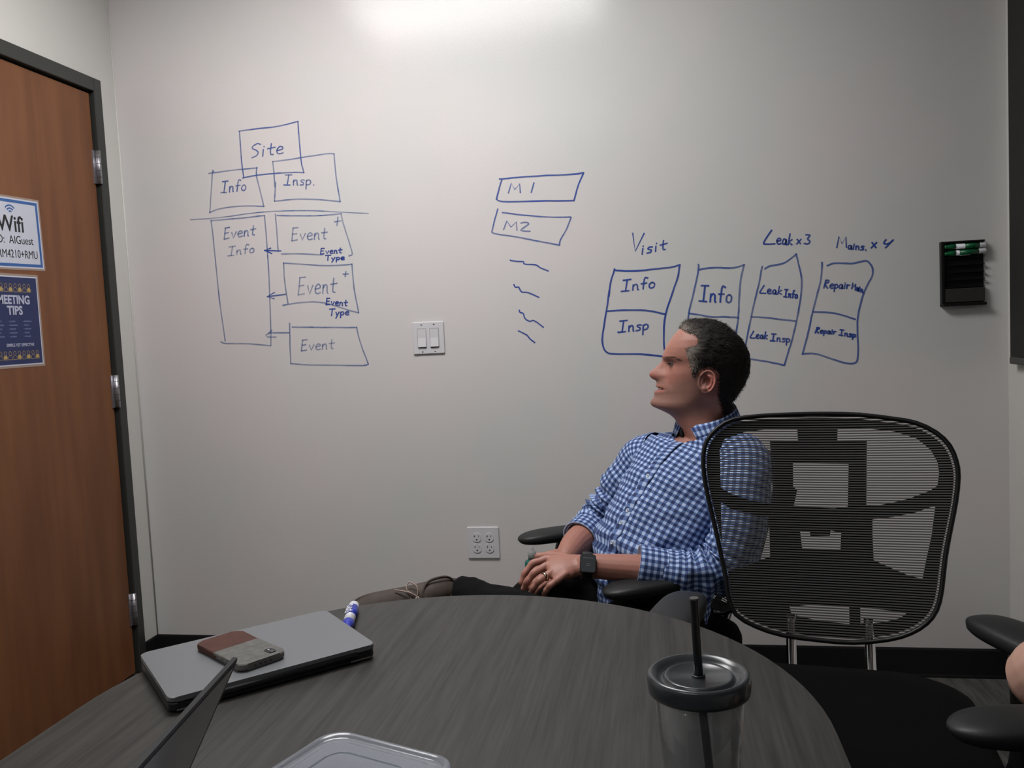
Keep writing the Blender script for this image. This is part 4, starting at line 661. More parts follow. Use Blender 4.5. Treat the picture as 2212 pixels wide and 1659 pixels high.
# ---------------------------------------------------------------- frosted container, bottom centre
K = V((-0.3710,0.8579,0.8000)); e1 = V((.94, -.34, 0)); e2 = V((-.34, -.94, 0))
cen = K+e1*.082+e2*.100
t = thing('food_container', 'translucent plastic food container with a rounded lid at the bottom centre', 'container', (cen.x, cen.y, TZ), math.atan2(e1.y, e1.x))
cw, cd = .170, .205
def rring(bm, w_, d_, r, z): return [bm.verts.new((x, y, z)) for x, y in rrect(w_, d_, r, 8)]
def rloft(spec):
    bm = B(); rs = [rring(bm, *s) for s in spec]
    for a, b in zip(rs, rs[1:]):
        for i in range(len(a)): f = bm.faces.new((a[i], a[(i+1) % len(a)], b[(i+1) % len(a)], b[i])); f.smooth = True
    bm.faces.new(rs[0][::-1]); bm.faces.new(rs[-1]); return bm
obj('container_tub', rloft([(cw-.035, cd-.035, .02, .0), (cw-.03, cd-.03, .022, .003), (cw-.012, cd-.012, .025, .048), (cw-.008, cd-.008, .025, .050)]), M['frosted'], t)
obj('container_lid', rloft([(cw-.004, cd-.004, .026, .050), (cw, cd, .028, .052), (cw, cd, .028, .058), (cw-.003, cd-.003, .027, .0605), (cw-.010, cd-.010, .025, .0610), (cw-.015, cd-.015, .024, .0585), (cw-.020, cd-.020, .022, .0575), (cw-.034, cd-.034, .02, .0575), (cw-.038, cd-.038, .02, .0590)]), M['frosted'], t)
bm = B(); bmr = rrect(cw-.070, cd-.070, .02, 8)
loft(bm, [(x, y, .0592) for x, y in bmr+[bmr[0]]], [.0011]*(len(bmr)+1), n=6, cap=False); obj('lid_ridge', bm, M['frosted'], t, smooth=True)

# ---------------------------------------------------------------- mesh back chairs
BACK_OUT=[(-0.2560,0.1493),(-0.2538,0.1675),(-0.2484,0.1844),(-0.2377,0.2004),(-0.2237,0.2145),(-0.2086,0.2257),(-0.1895,0.2342),(-0.1629,0.2394),(-0.1319,0.2426),(-0.0974,0.2448),(-0.0614,0.2461),(-0.0268,0.2468),(0.0074,0.2466),(0.0411,0.2456),(0.0745,0.2433),(0.1087,0.2385),(0.1398,0.2329),(0.1628,0.2286),(0.1823,0.2229),(0.2020,0.2134),(0.2193,0.2015),(0.2328,0.1882),(0.2429,0.1736),(0.2496,0.1577),(0.2536,0.1414),(0.2559,0.1265),(0.2560,0.1094),(0.2534,0.0855),(0.2492,0.0594),(0.2442,0.0354),(0.2384,0.0098),(0.2316,-0.0206),(0.2249,-0.0530),(0.2195,-0.0877),(0.2145,-0.1195),(0.2094,-0.1419),(0.2031,-0.1593),(0.1944,-0.1741),(0.1835,-0.1866),(0.1700,-0.1980),(0.1538,-0.2080),(0.1352,-0.2165),(0.1117,-0.2238),(0.0795,-0.2304),(0.0439,-0.2349),(0.0096,-0.2356),(-0.0250,-0.2342),(-0.0612,-0.2322),(-0.0955,-0.2285),(-0.1243,-0.2221),(-0.1494,-0.2137),(-0.1723,-0.2035),(-0.1905,-0.1907),(-0.2007,-0.1734),(-0.2063,-0.1543),(-0.2089,-0.1363),(-0.2106,-0.1169),(-0.2144,-0.0952),(-0.2195,-0.0698),(-0.2260,-0.0374),(-0.2331,-0.0029),(-0.2404,0.0297),(-0.2470,0.0602),(-0.2517,0.0863),(-0.2548,0.1094),(-0.2564,0.1303)]
BACK_HOLES=[[(0.0303,0.2165),(0.0541,0.2178),(0.0994,0.2159),(0.1437,0.2083),(0.1868,0.1912),(0.2117,0.1673),(0.2233,0.1412),(0.2255,0.1176),(0.2216,0.0918),(0.2075,0.0822),(0.1724,0.0676),(0.1372,0.0575),(0.1106,0.0523),(0.0850,0.0532),(0.0893,0.1891),(0.0294,0.1918)],[(-0.0534,0.1918),(-0.1133,0.1891),(-0.1090,0.0532),(-0.1346,0.0523),(-0.1612,0.0575),(-0.1964,0.0676),(-0.2315,0.0822),(-0.2456,0.0918),(-0.2495,0.1176),(-0.2473,0.1412),(-0.2357,0.1673),(-0.2108,0.1912),(-0.1677,0.2083),(-0.1234,0.2159),(-0.0781,0.2178),(-0.0543,0.2165)],[(-0.0655,0.1423),(0.0514,0.1404),(0.0473,0.0487),(0.0209,0.0443),(-0.0155,0.0450),(-0.0664,0.0488),(-0.0637,0.0611),(-0.0585,0.0832),(-0.0668,0.0904)],[(0.0962,0.0213),(0.1359,0.0269),(0.1796,0.0373),(0.2166,0.0520),(0.2072,-0.0083),(0.1939,-0.0638),(0.1858,-0.1005),(0.1564,-0.0927),(0.1227,-0.0781),(0.0949,-0.0654),(0.0949,-0.0117)],[(-0.1189,-0.0117),(-0.1189,-0.0654),(-0.1467,-0.0781),(-0.1804,-0.0927),(-0.2098,-0.1005),(-0.2179,-0.0638),(-0.2312,-0.0083),(-0.2406,0.0520),(-0.2036,0.0373),(-0.1599,0.0269),(-0.1202,0.0213)],[(-0.0538,-0.0066),(-0.0332,-0.0084),(-0.0325,-0.0179),(0.0085,-0.0167),(0.0103,-0.0047),(0.0318,-0.0089),(0.0292,-0.0458),(-0.0503,-0.0458)],[(0.0635,-0.1650),(0.1060,-0.1672),(0.1538,-0.1699),(0.1396,-0.1820),(0.1049,-0.1931),(0.0622,-0.2002)],[(0.0416,-0.1648),(-0.0217,-0.1637),(-0.0810,-0.1716),(-0.0768,-0.1877),(-0.0227,-0.1985),(0.0403,-0.2015)]]

def inpoly(x, y, P):
    c = False; j = len(P)-1
    for i in range(len(P)):
        if (P[i][1] > y) != (P[j][1] > y) and x < (P[j][0]-P[i][0])*(y-P[i][1])/(P[j][1]-P[i][1])+P[i][0]: c = not c
        j = i
    return c
def bowl(x, z):                     # distance of the woven back behind its reference plane (towards the rear)
    return -.030*(x/.25)**2+.012*math.cos((z)*6.0)
HW = max(x for x, z in BACK_OUT)
def back_strands():
    bm = B(); zs = [z for _, z in BACK_OUT]; z = min(zs)+.004
    while z < max(zs)-.003:
        xs = []
        n = len(BACK_OUT)
        for i in range(n):
            a, b = BACK_OUT[i], BACK_OUT[(i+1) % n]
            if (a[1]-z)*(b[1]-z) < 0: xs.append(a[0]+(z-a[1])/(b[1]-a[1])*(b[0]-a[0]))
        if len(xs) >= 2:
            x0, x1 = min(xs), max(xs); N = 14; prev = None; hh = .00135; th = .0006
            for k in range(N+1):
                x = x0+(x1-x0)*k/N; y = bowl(x, z); zz = z
                cur = [bm.verts.new((x, y+a, zz+b)) for a, b in ((-th, -hh), (th, -hh), (th, hh), (-th, hh))]
                if prev:
                    for i in range(4): bm.faces.new((prev[i], prev[(i+1) % 4], cur[(i+1) % 4], cur[i]))
                prev = cur
        z += .0053
    bmesh.ops.recalc_face_normals(bm, faces=bm.faces)
    return bm
def back_hoop():
    bm = B(); P = [(x, bowl(x, z), z) for x, z in BACK_OUT]+[(BACK_OUT[0][0], bowl(*BACK_OUT[0]), BACK_OUT[0][1])]
    loft(bm, P, [(.0062, .0050)]*len(P), side=(0, 1, 0), n=10, cap=False); return bm
def back_plate():
    out = [(x*.975, z*.975) for x, z in BACK_OUT]; verts = [V(p) for p in out]; edges = [(i, (i+1) % len(out)) for i in range(len(out))]
    holes = []
    for h in BACK_HOLES:
        h = [(max(-HW*.87, min(HW*.90, x)), z) for x, z in h]
        holes.append(h); o = len(verts); verts += [V(p) for p in h]; edges += [(o+i, o+(i+1) % len(h)) for i in range(len(h))]
    for i in range(-9, 10):
        for j in range(-9, 10): verts.append(V((i*.028+.003, j*.028+.004)))
    r = delaunay_2d_cdt(verts, edges, [], 0, 1e-5)
    bm = B()
    def off(x, z):
        e = max(0, 1-(x/.24)**2)*max(0, 1-(z/.27)**2)
        return bowl(x, z)+.010+.045*e
    vs = [bm.verts.new((p.x, off(p.x, p.y), p.y)) for p in r[0]]
    for f in r[2]:
        c = sum((r[0][i] for i in f), V((0, 0)))/len(f)
        if inpoly(c.x, c.y, out) and not any(inpoly(c.x, c.y, h) for h in holes): bm.faces.new([vs[i] for i in f])
    for v in list(bm.verts):
        if not v.link_faces: bm.verts.remove(v)
    bmesh.ops.recalc_face_normals(bm, faces=bm.faces)
    bmesh.ops.solidify(bm, geom=list(bm.faces), thickness=.006)
    return bm
CACHE = {}
def cached(key, fn):
    if key not in CACHE:
        bm = fn(); me = bpy.data.meshes.new(key); bm.normal_update(); bm.to_mesh(me); bm.free(); CACHE[key] = me
    return CACHE[key]
def arm_pad_mesh():
    # along -y = front; origin at the middle of the underside
    bm = B(); spec = []
    L = .25
    for i in range(25):
        t = math.sin(PI*(i/24-.5)); y = t*L/2
        e = math.sqrt(max(0.0, 1-abs(t)**3.2))
        wv = .046*(.12+.88*e)*(1-.06*t); hv = .018*(.25+.75*e)
        spec.append((y, wv, hv))
    P = [(0, y, .018-(.018-h)*.4) for y, _, h in spec]
    loft(bm, P, [(w_, h) for _, w_, h in spec], side=(1, 0, 0), n=20, expo=3.2, dome=False)
    return bm
def make_chair(label, loc, yaw, pads=((0, 0, 0), (0, 0, 0)), armz=.655, back_c=(0, .318, .769), rec=math.radians(15), seat_y=0.0, armx=.265, group='black mesh back office chairs', drop=0):
    """local: faces -y; pads = (dx, dy, pivot) for the -x and +x pads"""
    t = thing('office_chair', label, 'chair', (loc[0], loc[1], 0), yaw, group)
    Bm = Matrix.Translation(back_c) @ Matrix.Rotation(-rec, 4, 'X')
    def add(key, fn, m, M4=None, smooth=False, kind=None):
        me = cached(key, fn)
        if m.name not in [x.name for x in me.materials if x]: me.materials.append(m)
        if smooth: me.shade_smooth()
        o = bpy.data.objects.new(key, me); C.objects.link(o); o.parent = t
        if M4 is not None: o.matrix_local = M4
        if kind: o['kind'] = kind
        return o
    add('back_mesh', back_strands, M['mesh_strand'], Bm, kind='stuff')
    add('back_frame', back_hoop, M['black_plastic'], Bm, smooth=True)
    add('back_support', back_plate, M['dull_black'], Bm)
    # seat
    def seat():
        bm = B(); rs = []
        for s, z, dz in ((.90, .425, 0), (.99, .430, 0), (1.0, .450, 0), (1.0, .475, 0), (.975, .492, 0), (.90, .502, 0), (.7, .505, 0), (.4, .502, 0)):
            ring = []
            for x, y in rrect(.50*s, .49*s, .13*s, 10):
                drop = .022*max(0, (-y-.12)/.12)**2
                ring.append(bm.verts.new((x, y, z-drop*(1 if z > .46 else .5))))
            rs.append(ring)
        for a, b in zip(rs, rs[1:]):
            for i in range(len(a)): f = bm.faces.new((a[i], a[(i+1) % len(a)], b[(i+1) % len(a)], b[i])); f.smooth = True
        bm.faces.new(rs[0][::-1]); bm.faces.new(rs[-1]); return bm
    add('seat', seat, M['black_fabric'], Matrix.Translation((0, seat_y, -drop)))
    add('seat_pan', lambda: prism(B(), rrect(.44, .42, .1, 8), .405, .428, bev=.004), M['black_plastic'], Matrix.Translation((0, seat_y, -drop)))
    def mech():
        bm = bx(-.08, .08, -.12, .14, .355, .405, bev=.01); return bm
    add('tilt_mechanism', mech, M['black_plastic'], Matrix.Translation((0, 0, -drop)))
    for s in (-1, 1):
        add('back_bar', lambda: tube([(0, 0, .40), (0, .16, .385), (0, .215, .42), (0, .262, .50), (0, .290, .585)], .0105, n=14, k=4), M['chrome'], Matrix.Translation((s*.078, 0, -drop)), smooth=True)
    add('gas_lift', lambda: lathe(B(), [(0, .09), (.03, .09), (.03, .24), (.018, .245), (.018, .30), (0, .30)], 24), M['black_plastic'], smooth=True)
    def star_leg():
        bm = B(); loft(bm, [(0, .02, .105), (0, .12, .10), (0, .30, .07)], [(.026, .022), (.022, .018), (.014, .010)], side=(1, 0, 0), n=10, k=2); return bm
    def caster():
        bm = B()
        for sx in (-.014, .014):
            b2 = lathe(B(), [(0, -.009), (.022, -.009), (.026, -.006), (.026, .006), (.022, .009), (0, .009)], 20); xf(b2, Matrix.Translation((sx, 0, .026)) @ Matrix.Rotation(PI/2, 4, 'Y'))
            me = bpy.data.meshes.new('t'); b2.to_mesh(me); b2.free(); bm.from_mesh(me)
        lathe(bm, [(.006, .02), (.006, .062)], 10); return bm
    for k in range(5):
        R = Matrix.Rotation(2*PI*k/5+.3, 4, 'Z')
        add('base_leg', star_leg, M['black_plastic'], R, smooth=True)
        add('caster', caster, M['black_plastic'], R @ Matrix.Translation((0, .30, 0)), smooth=True)
    for s, (dx, dy, pv) in zip((-1, 1), pads):
        px, py = s*armx+dx, -.06+dy
        pad = add('arm_pad', arm_pad_mesh, M['arm_pad'], Matrix.Translation((px, py, armz)) @ Matrix.Rotation(pv, 4, 'Z'), smooth=True)
        ax, ay = s*.262, dy*.5-.015
        bm = B(); loft(bm, [(s*.12, ay, .415), (s*.20, ay, .405), (s*.268, ay, .425), (s*.285, ay, .47), (s*.285, ay, .56), (ax+s*.018, ay, armz-.03)], [(.030, .010), (.030, .010), (.032, .013), (.032, .014), (.030, .013), (.026, .011)], side=(0, 1, 0), n=12, k=3)
        loft(bm, [(ax+s*.018, ay, armz-.04), (px*.5+ax*.5+s*.006, (ay+py)/2, armz-.012), (px, py, armz+.002)], [(.026, .011), (.032, .012), (.040, .018)], side=(0, 1, 0), n=12, k=3)
        obj('arm_post', bm, M['black_plastic'], t, smooth=True)
    return t
yaw1 = math.radians(-8)
C2 = V((0.3331,1.8827,0.7691))
# seat centre so that the back centre (0,.318) lands on C2
def place(back, yaw, by=.318): return (back.x+by*math.sin(yaw), back.y-by*math.cos(yaw))
EC = place(C2, yaw1)
make_chair('empty black mesh back office chair at the far right of the table', EC, yaw1, back_c=(0, .318, C2.z), pads=((-.012, .018, -.12), (.022, -.020, .50)), armz=.668)

# the seated man's chair
ymc = math.radians(-60)
MC = V(((-.449+-.146)/2, (2.423+1.915)/2, 0))
fwd = V((math.sin(ymc), -math.cos(ymc), 0))
MCc = MC-fwd*.19+V((0, 0, 0))
make_chair('black mesh back office chair holding the man in the checked shirt', (MCc.x+.02, MCc.y), ymc, pads=((-.015, -.02, 0), (.015, -.02, 0)), armz=.592, back_c=(0, .275, .655), rec=math.radians(17), drop=.07)
# the chair at the right edge
RT = V((0.3820,1.1772,0.6900)); yrc = math.radians(-86)
f3 = V((math.sin(yrc), -math.cos(yrc), 0)); s3 = V((math.cos(yrc), math.sin(yrc), 0))
# its +x... the pad that shows is on the far side
RC = RT-f3*.18+V((0, -.265, 0))
make_chair('black office chair at the right edge, only its arm rest in the picture', (RC.x, RC.y), yrc, pads=((0, 0, 0), (0, 0, 0)), armz=.655)

# ---------------------------------------------------------------- people
HY = 2.27
FM = [(0.0871,1.2200),(0.0693,1.2160),(0.0536,1.2083),(0.0414,1.1992),(0.0303,1.1876),(0.0203,1.1747),(0.0095,1.1582),(0.0031,1.1451),(0.0003,1.1354),(-0.0011,1.1294),(-0.0013,1.1233),(-0.0057,1.1174),(-0.0132,1.1103),(-0.0231,1.1022),(-0.0312,1.0963),(-0.0356,1.0916),(-0.0372,1.0880),(-0.0365,1.0831),(-0.0331,1.0780),(-0.0266,1.0735),(-0.0195,1.0702),(-0.0178,1.0652),(-0.0192,1.0603),(-0.0212,1.0555),(-0.0195,1.0518),(-0.0154,1.0485),(-0.0191,1.0456),(-0.0247,1.0421),(-0.0261,1.0372),(-0.0251,1.0323),(-0.0271,1.0262),(-0.0334,1.0203),(-0.0366,1.0142),(-0.0356,1.0080),(-0.0316,1.0023),(-0.0197,0.9964),(-0.0055,0.9898),(0.0111,0.9807),(0.0227,0.9706),(0.0296,0.9593),(0.0375,0.9455),(0.0453,0.9293),(0.0541,0.9045),(0.0588,0.8674)]
FB = [(0.0871,1.2200),(0.0693,1.2160),(0.0536,1.2083),(0.0414,1.1992),(0.0303,1.1876),(0.0203,1.1747),(0.0101,1.1581),(0.0049,1.1450),(0.0033,1.1353),(0.0042,1.1267),(0.0099,1.1167),(0.0107,1.1082),(0.0079,1.0961),(0.0026,1.0816),(-0.0039,1.0671),(-0.0092,1.0551),(-0.0131,1.0454),(-0.0159,1.0357),(-0.0211,1.0260),(-0.0262,1.0188),(-0.0300,1.0128),(-0.0291,1.0053),(-0.0256,1.0003),(-0.0138,0.9938),(-0.0019,0.9873),(0.0122,0.9795),(0.0239,0.9693),(0.0307,0.9580),(0.0375,0.9455),(0.0453,0.9293),(0.0541,0.9045),(0.0588,0.8674)]
BK = [(0.1142,1.2187),(0.1375,1.2128),(0.1547,1.2035),(0.1695,1.1909),(0.1888,1.1732),(0.2033,1.1510),(0.2119,1.1290),(0.2136,1.1062),(0.2107,1.0847),(0.2007,1.0597),(0.1872,1.0385),(0.1726,1.0196),(0.1604,1.0018),(0.1528,0.9838),(0.1500,0.9693),(0.1518,0.9510),(0.1558,0.9302),(0.1646,0.9080),(0.1751,0.8650)]
WL = [(0.1024,1.2193,0.008),(0.1024,1.2168,0.026),(0.1022,1.2120,0.042),(0.1019,1.2036,0.055),(0.1015,1.1916,0.065),(0.1010,1.1747,0.073),(0.1004,1.1554,0.077),(0.0996,1.1313,0.078),(0.0989,1.1107,0.077),(0.0982,1.0889,0.076),(0.0976,1.0683,0.073),(0.0969,1.0465,0.069),(0.0963,1.0294,0.066),(0.0958,1.0148,0.063),(0.0955,1.0027,0.06),(0.0951,0.9905,0.058),(0.0944,0.9709,0.058),(0.0936,0.9465,0.06),(0.0929,0.9220,0.066),(0.0921,0.8975,0.085),(0.0911,0.8667,0.095)]
def interp(L, z, k=0, key=1):
    L = sorted(L, key=lambda q: q[key]); zs = [q[key] for q in L]
    if z <= zs[0]: return L[0][k]
    if z >= zs[-1]: return L[-1][k]
    for i in range(len(L)-1):
        if zs[i] <= z <= zs[i+1]:
            f = (z-zs[i])/max(1e-9, zs[i+1]-zs[i]); return L[i][k]*(1-f)+L[i+1][k]*f
EYE = [(0.0158,1.1165)][0]; NOSE = [(-0.0345,1.0879)][0]; MOUTH = [(-0.0166,1.0486)][0]; CHIN = [(-0.0337,1.0116)][0]; EARC = [(0.1069,1.0656)][0]; TOPZ = [(0.1024,1.2193)][0][1]
# half width of the raised midline by height
SIG = [(.030, CHIN[1]-.01), (.020, CHIN[1]+.004), (.020, MOUTH[1]-.012), (.024, MOUTH[1]), (.020, NOSE[1]-.020), (.0155, NOSE[1]-.012), (.0165, NOSE[1]-.004), (.0135, NOSE[1]+.004), (.0105, NOSE[1]+.014), (.009, EYE[1]+.004), (.013, EYE[1]+.014), (.03, EYE[1]+.03)]
TP = [(.05, NOSE[1]-.2), (.12, CHIN[1]-.04), (.34, CHIN[1]-.012), (.44, CHIN[1]+.008), (.34, MOUTH[1]), (.24, NOSE[1]), (.15, EYE[1]), (.12, TOPZ)]
def head_point(z, t):
    fm, fb, bk, W_ = interp(FM, z), interp(FB, z), interp(BK, z), interp(WL, z, 2)
    tp = interp([(a, b) for a, b in TP], z)
    xm = (fb+bk)/2; hx = (bk-fb)/2; c, s = math.cos(t), math.sin(t)
    ex = 2/2.25
    x = xm-math.copysign(abs(c)**ex, c)*hx
    y = W_*math.copysign(abs(s)**ex, s)*(1-tp*max(0, c)**1.3)
    if c > 0:
        sg = interp([(a, b) for a, b in SIG], z)
        x -= (fb-fm)*math.exp(-(y/sg)**2*(1.0))
        ay = abs(y); fr = max(0, c)
        x += .0065*math.exp(-((ay-.031)/.013)**2-((z-EYE[1])/.0085)**2)*fr
        x -= .0035*math.exp(-((ay-.028)/.020)**2-((z-EYE[1]-.016)/.006)**2)*fr
        x -= .0030*math.exp(-((ay-.040)/.018)**2-((z-EYE[1]+.028)/.018)**2)*fr         # smiling cheek
        x += .0030*math.exp(-((ay-.030-(NOSE[1]-z)*.35)/.004)**2-((z-MOUTH[1]-.010)/.012)**2)*fr   # smile fold
        zm = MOUTH[1]-.002*(ay/.027)**2
        x += .0085*math.exp(-((z-zm)/.0026)**2)*math.exp(-(ay/.027)**6)*fr
        y = math.copysign(abs(y)+.003*math.exp(-((z-EYE[1]+.026)/.022)**2)*math.exp(-((t if t < PI else 2*PI-t)-.95)**2/.12), y)
    return x, y
def head_grid(bm):
    z0, z1 = WL[-1][1], TOPZ; n = 150; rings = []
    N = 150
    for i in range(N+1):
        z = z0+(z1-z0)*(1-(1-i/N)**1.15)
        ring = []
        for j in range(n):
            x, y = head_point(z, 2*PI*j/n); ring.append(bm.verts.new((x, HY+y, z)))
        rings.append(ring)
    for a, b in zip(rings, rings[1:]):
        for j in range(n): bm.faces.new((a[j], b[j], b[(j+1) % n], a[(j+1) % n]))
    bm.faces.new(rings[0]); bm.faces.new(rings[-1][::-1])
    return rings
def ear(bm, side):          # side -1 = towards the camera
    ax, az = EARC; ysurf = .0735
    outl = lambda a: (.0205*(1+.16*math.sin(a)), .0330)
    prof = [(0, .002), (.18, .001), (.36, .002), (.46, .009), (.56, .0115), (.66, .009), (.76, .006), (.86, .0105), (.93, .0135), (.98, .012), (1.0, .008), (.97, .002), (.90, -.012)]
    n = 40; rings = []
    lean = math.radians(-16)
    for r, h in prof:
        ring = []
        for j in range(n):
            a = 2*PI*j/n; ea, eb = outl(a)
            rr = r*(1 if math.sin(a) > -.2 else 1-.16*(-.2-math.sin(a)))
            hh = h
            if .4 < r < .8 and math.cos(a) < -.3: hh = h*.35            # the ear opens at the front
            if r > .8 and math.cos(a) < -.55 and math.sin(a) < .45 and h > 0: hh = h*.45
            if math.sin(a) < -.75: hh = min(max(hh, .006), .008) if h > 0 else hh   # flat lobe
            p, q = rr*ea*math.cos(a), rr*eb*math.sin(a)
            x = ax+p*math.cos(lean)-q*math.sin(lean); z = az+p*math.sin(lean)+q*math.cos(lean)
            y = ysurf+hh+.010*(p/.02)*(.6 if p > 0 else .25)-(.003 if q < -.02 else 0)
            ring.append(bm.verts.new((x, HY+side*y, z)))
        rings.append(ring)
    for a, b in zip(rings, rings[1:]):
        for j in range(n):
            q = (a[j], a[(j+1) % n], b[(j+1) % n], b[j]); bm.faces.new(q if side < 0 else q[::-1])
    bm.faces.new(rings[-1] if side < 0 else rings[-1][::-1]); c0 = rings[0]
    f = bm.faces.new(c0[::-1] if side < 0 else c0)
def limb(bm, P, S, side=None, n=18, k=4): loft(bm, P, S, side=side, n=n, k=k, dome=True)
def finger(bm, P, r0=.0092, r1=.0074):
    n = len(P); S = []
    for i in range(n): S.append(r0+(r1-r0)*i/(n-1))
    P2, S2 = [], []
    for i, p in enumerate(P):        # knuckles a little thicker than the bones between
        P2.append(V(p)); S2.append(S[i]*1.06)
        if i < n-1: P2.append(V(p).lerp(V(P[i+1]), .5)); S2.append((S[i]+S[i+1])/2*.94)
    loft(bm, P2, S2, n=14, k=3, dome=True)
def remeshed(bm, voxel, smooth=2):
    me = bpy.data.meshes.new('tmp'); bmesh.ops.recalc_face_normals(bm, faces=bm.faces); bm.to_mesh(me); bm.free()
    o = bpy.data.objects.new('tmp', me); C.objects.link(o)
    r = o.modifiers.new('r', 'REMESH'); r.mode = 'VOXEL'; r.voxel_size = voxel; r.adaptivity = 0
    s = o.modifiers.new('s', 'SMOOTH'); s.iterations = smooth; s.factor = .5
    dg = bpy.context.evaluated_depsgraph_get(); out = bpy.data.meshes.new_from_object(o.evaluated_get(dg))
    C.objects.unlink(o); bpy.data.objects.remove(o); bpy.data.meshes.remove(me)
    out.shade_smooth(); return out
BASE, RED, LIP, STUB = V((.37, .165, .125)), V((.40, .105, .085)), V((.29, .075, .065)), V((.20, .115, .092))
def skin_col(p):
    c = BASE.copy()
    def g(q, y, r, col, k):
        nonlocal c
        d = ((p.x-q[0])**2+(abs(p.y-HY)-y)**2+(p.z-q[1])**2)/r**2; c = c.lerp(col, k*math.exp(-d))
    if p.z > .85:
        g(NOSE, .0, .018, RED, .5); g((EYE[0]+.008, EYE[1]-.030), .045, .030, RED, .15); g(EARC, .085, .030, RED, .6)
        # jaw stubble
        jz = MOUTH[1]+.004+(p.x-MOUTH[0])*.42; f = max(0, min(1, (jz-p.z)/.018))*max(0, min(1, (p.z-CHIN[1]+.045)/.02))*max(0, min(1, (EARC[0]+.004-p.x)/.02))
        c = c.lerp(STUB, .62*f)
        if abs(p.y-HY) < .03 and abs(p.z-NOSE[1]+.020) < .007 and p.x < MOUTH[0]+.02: c = c.lerp(STUB, .35)
        zm = MOUTH[1]-.002*(abs(p.y-HY)/.027)**2; d = abs(p.z-zm+.001)
        if abs(p.y-HY) < .027 and p.x < MOUTH[0]+.022: c = c.lerp(LIP, .8*max(0, 1-(d/.009)**2))
        if EARC[0]-.006 < p.x < EARC[0]+.012 and abs(abs(p.y-HY)-.076) < .0065 and abs(p.z-EARC[1]) < .020: c = c.lerp(V((.16, .03, .02)), .6)  # shade of the ear hollow painted into the skin colour
    n = noise.noise(p*60)*.05+noise.noise(p*220)*.05
    return c*(1+n)
def paint(me, fn):
    a = me.color_attributes.new('Col', 'FLOAT_COLOR', 'POINT')
    buf = []
    for v in me.vertices: c = fn(v.co); buf.extend((c[0], c[1], c[2], 1))
    a.data.foreach_set('color', buf)
# ---- hair
HP = [(0.0531,1.1950),(0.0636,1.1897),(0.0801,1.1853),(0.0868,1.1742),(0.0829,1.1647),(0.0674,1.1605),(0.0554,1.1562),(0.0583,1.1379),(0.0624,1.1183),(0.0653,1.0987),(0.0684,1.0840),(0.0789,1.0787),(0.0875,1.0869),(0.0937,1.0964),(0.1045,1.0996),(0.1175,1.0991),(0.1290,1.0926),(0.1346,1.0839),(0.1340,1.0646),(0.1309,1.0404),(0.1349,1.0160),(0.1435,0.9890),(0.1621,0.9823),(0.1952,0.9923),(0.2661,1.0382),(0.2712,1.2289),(0.0262,1.2411),(0.0394,1.2102)]
def pdist(x, z):
    m = 9
    for i in range(len(HP)):
        a, b = V(HP[i-1]), V(HP[i]); p = V((x, z)); d = b-a; f = max(0, min(1, (p-a).dot(d)/d.length_squared)); m = min(m, (a+d*f-p).length)
    return m
GREY_SPOTS = [(0.0643,1.1376),(0.0693,1.1119),(0.0582,1.2057),(0.0779,1.1903),(0.0790,1.1540)]
def grey(x, z):
    return min(1, sum(w_*math.exp(-((x-g[0])**2+(z-g[1])**2)/r**2) for g, w_, r in zip(GREY_SPOTS, (1.0, .8, .8, .30, .35), (.013, .016, .013, .016, .014))))
def hair_col(x, z, rnd):
    g = grey(x, z)*(.55+.6*rnd); return V((.0125, .010, .009)).lerp(V((.27, .235, .20)), min(1, g))*(.7+.6*rnd)
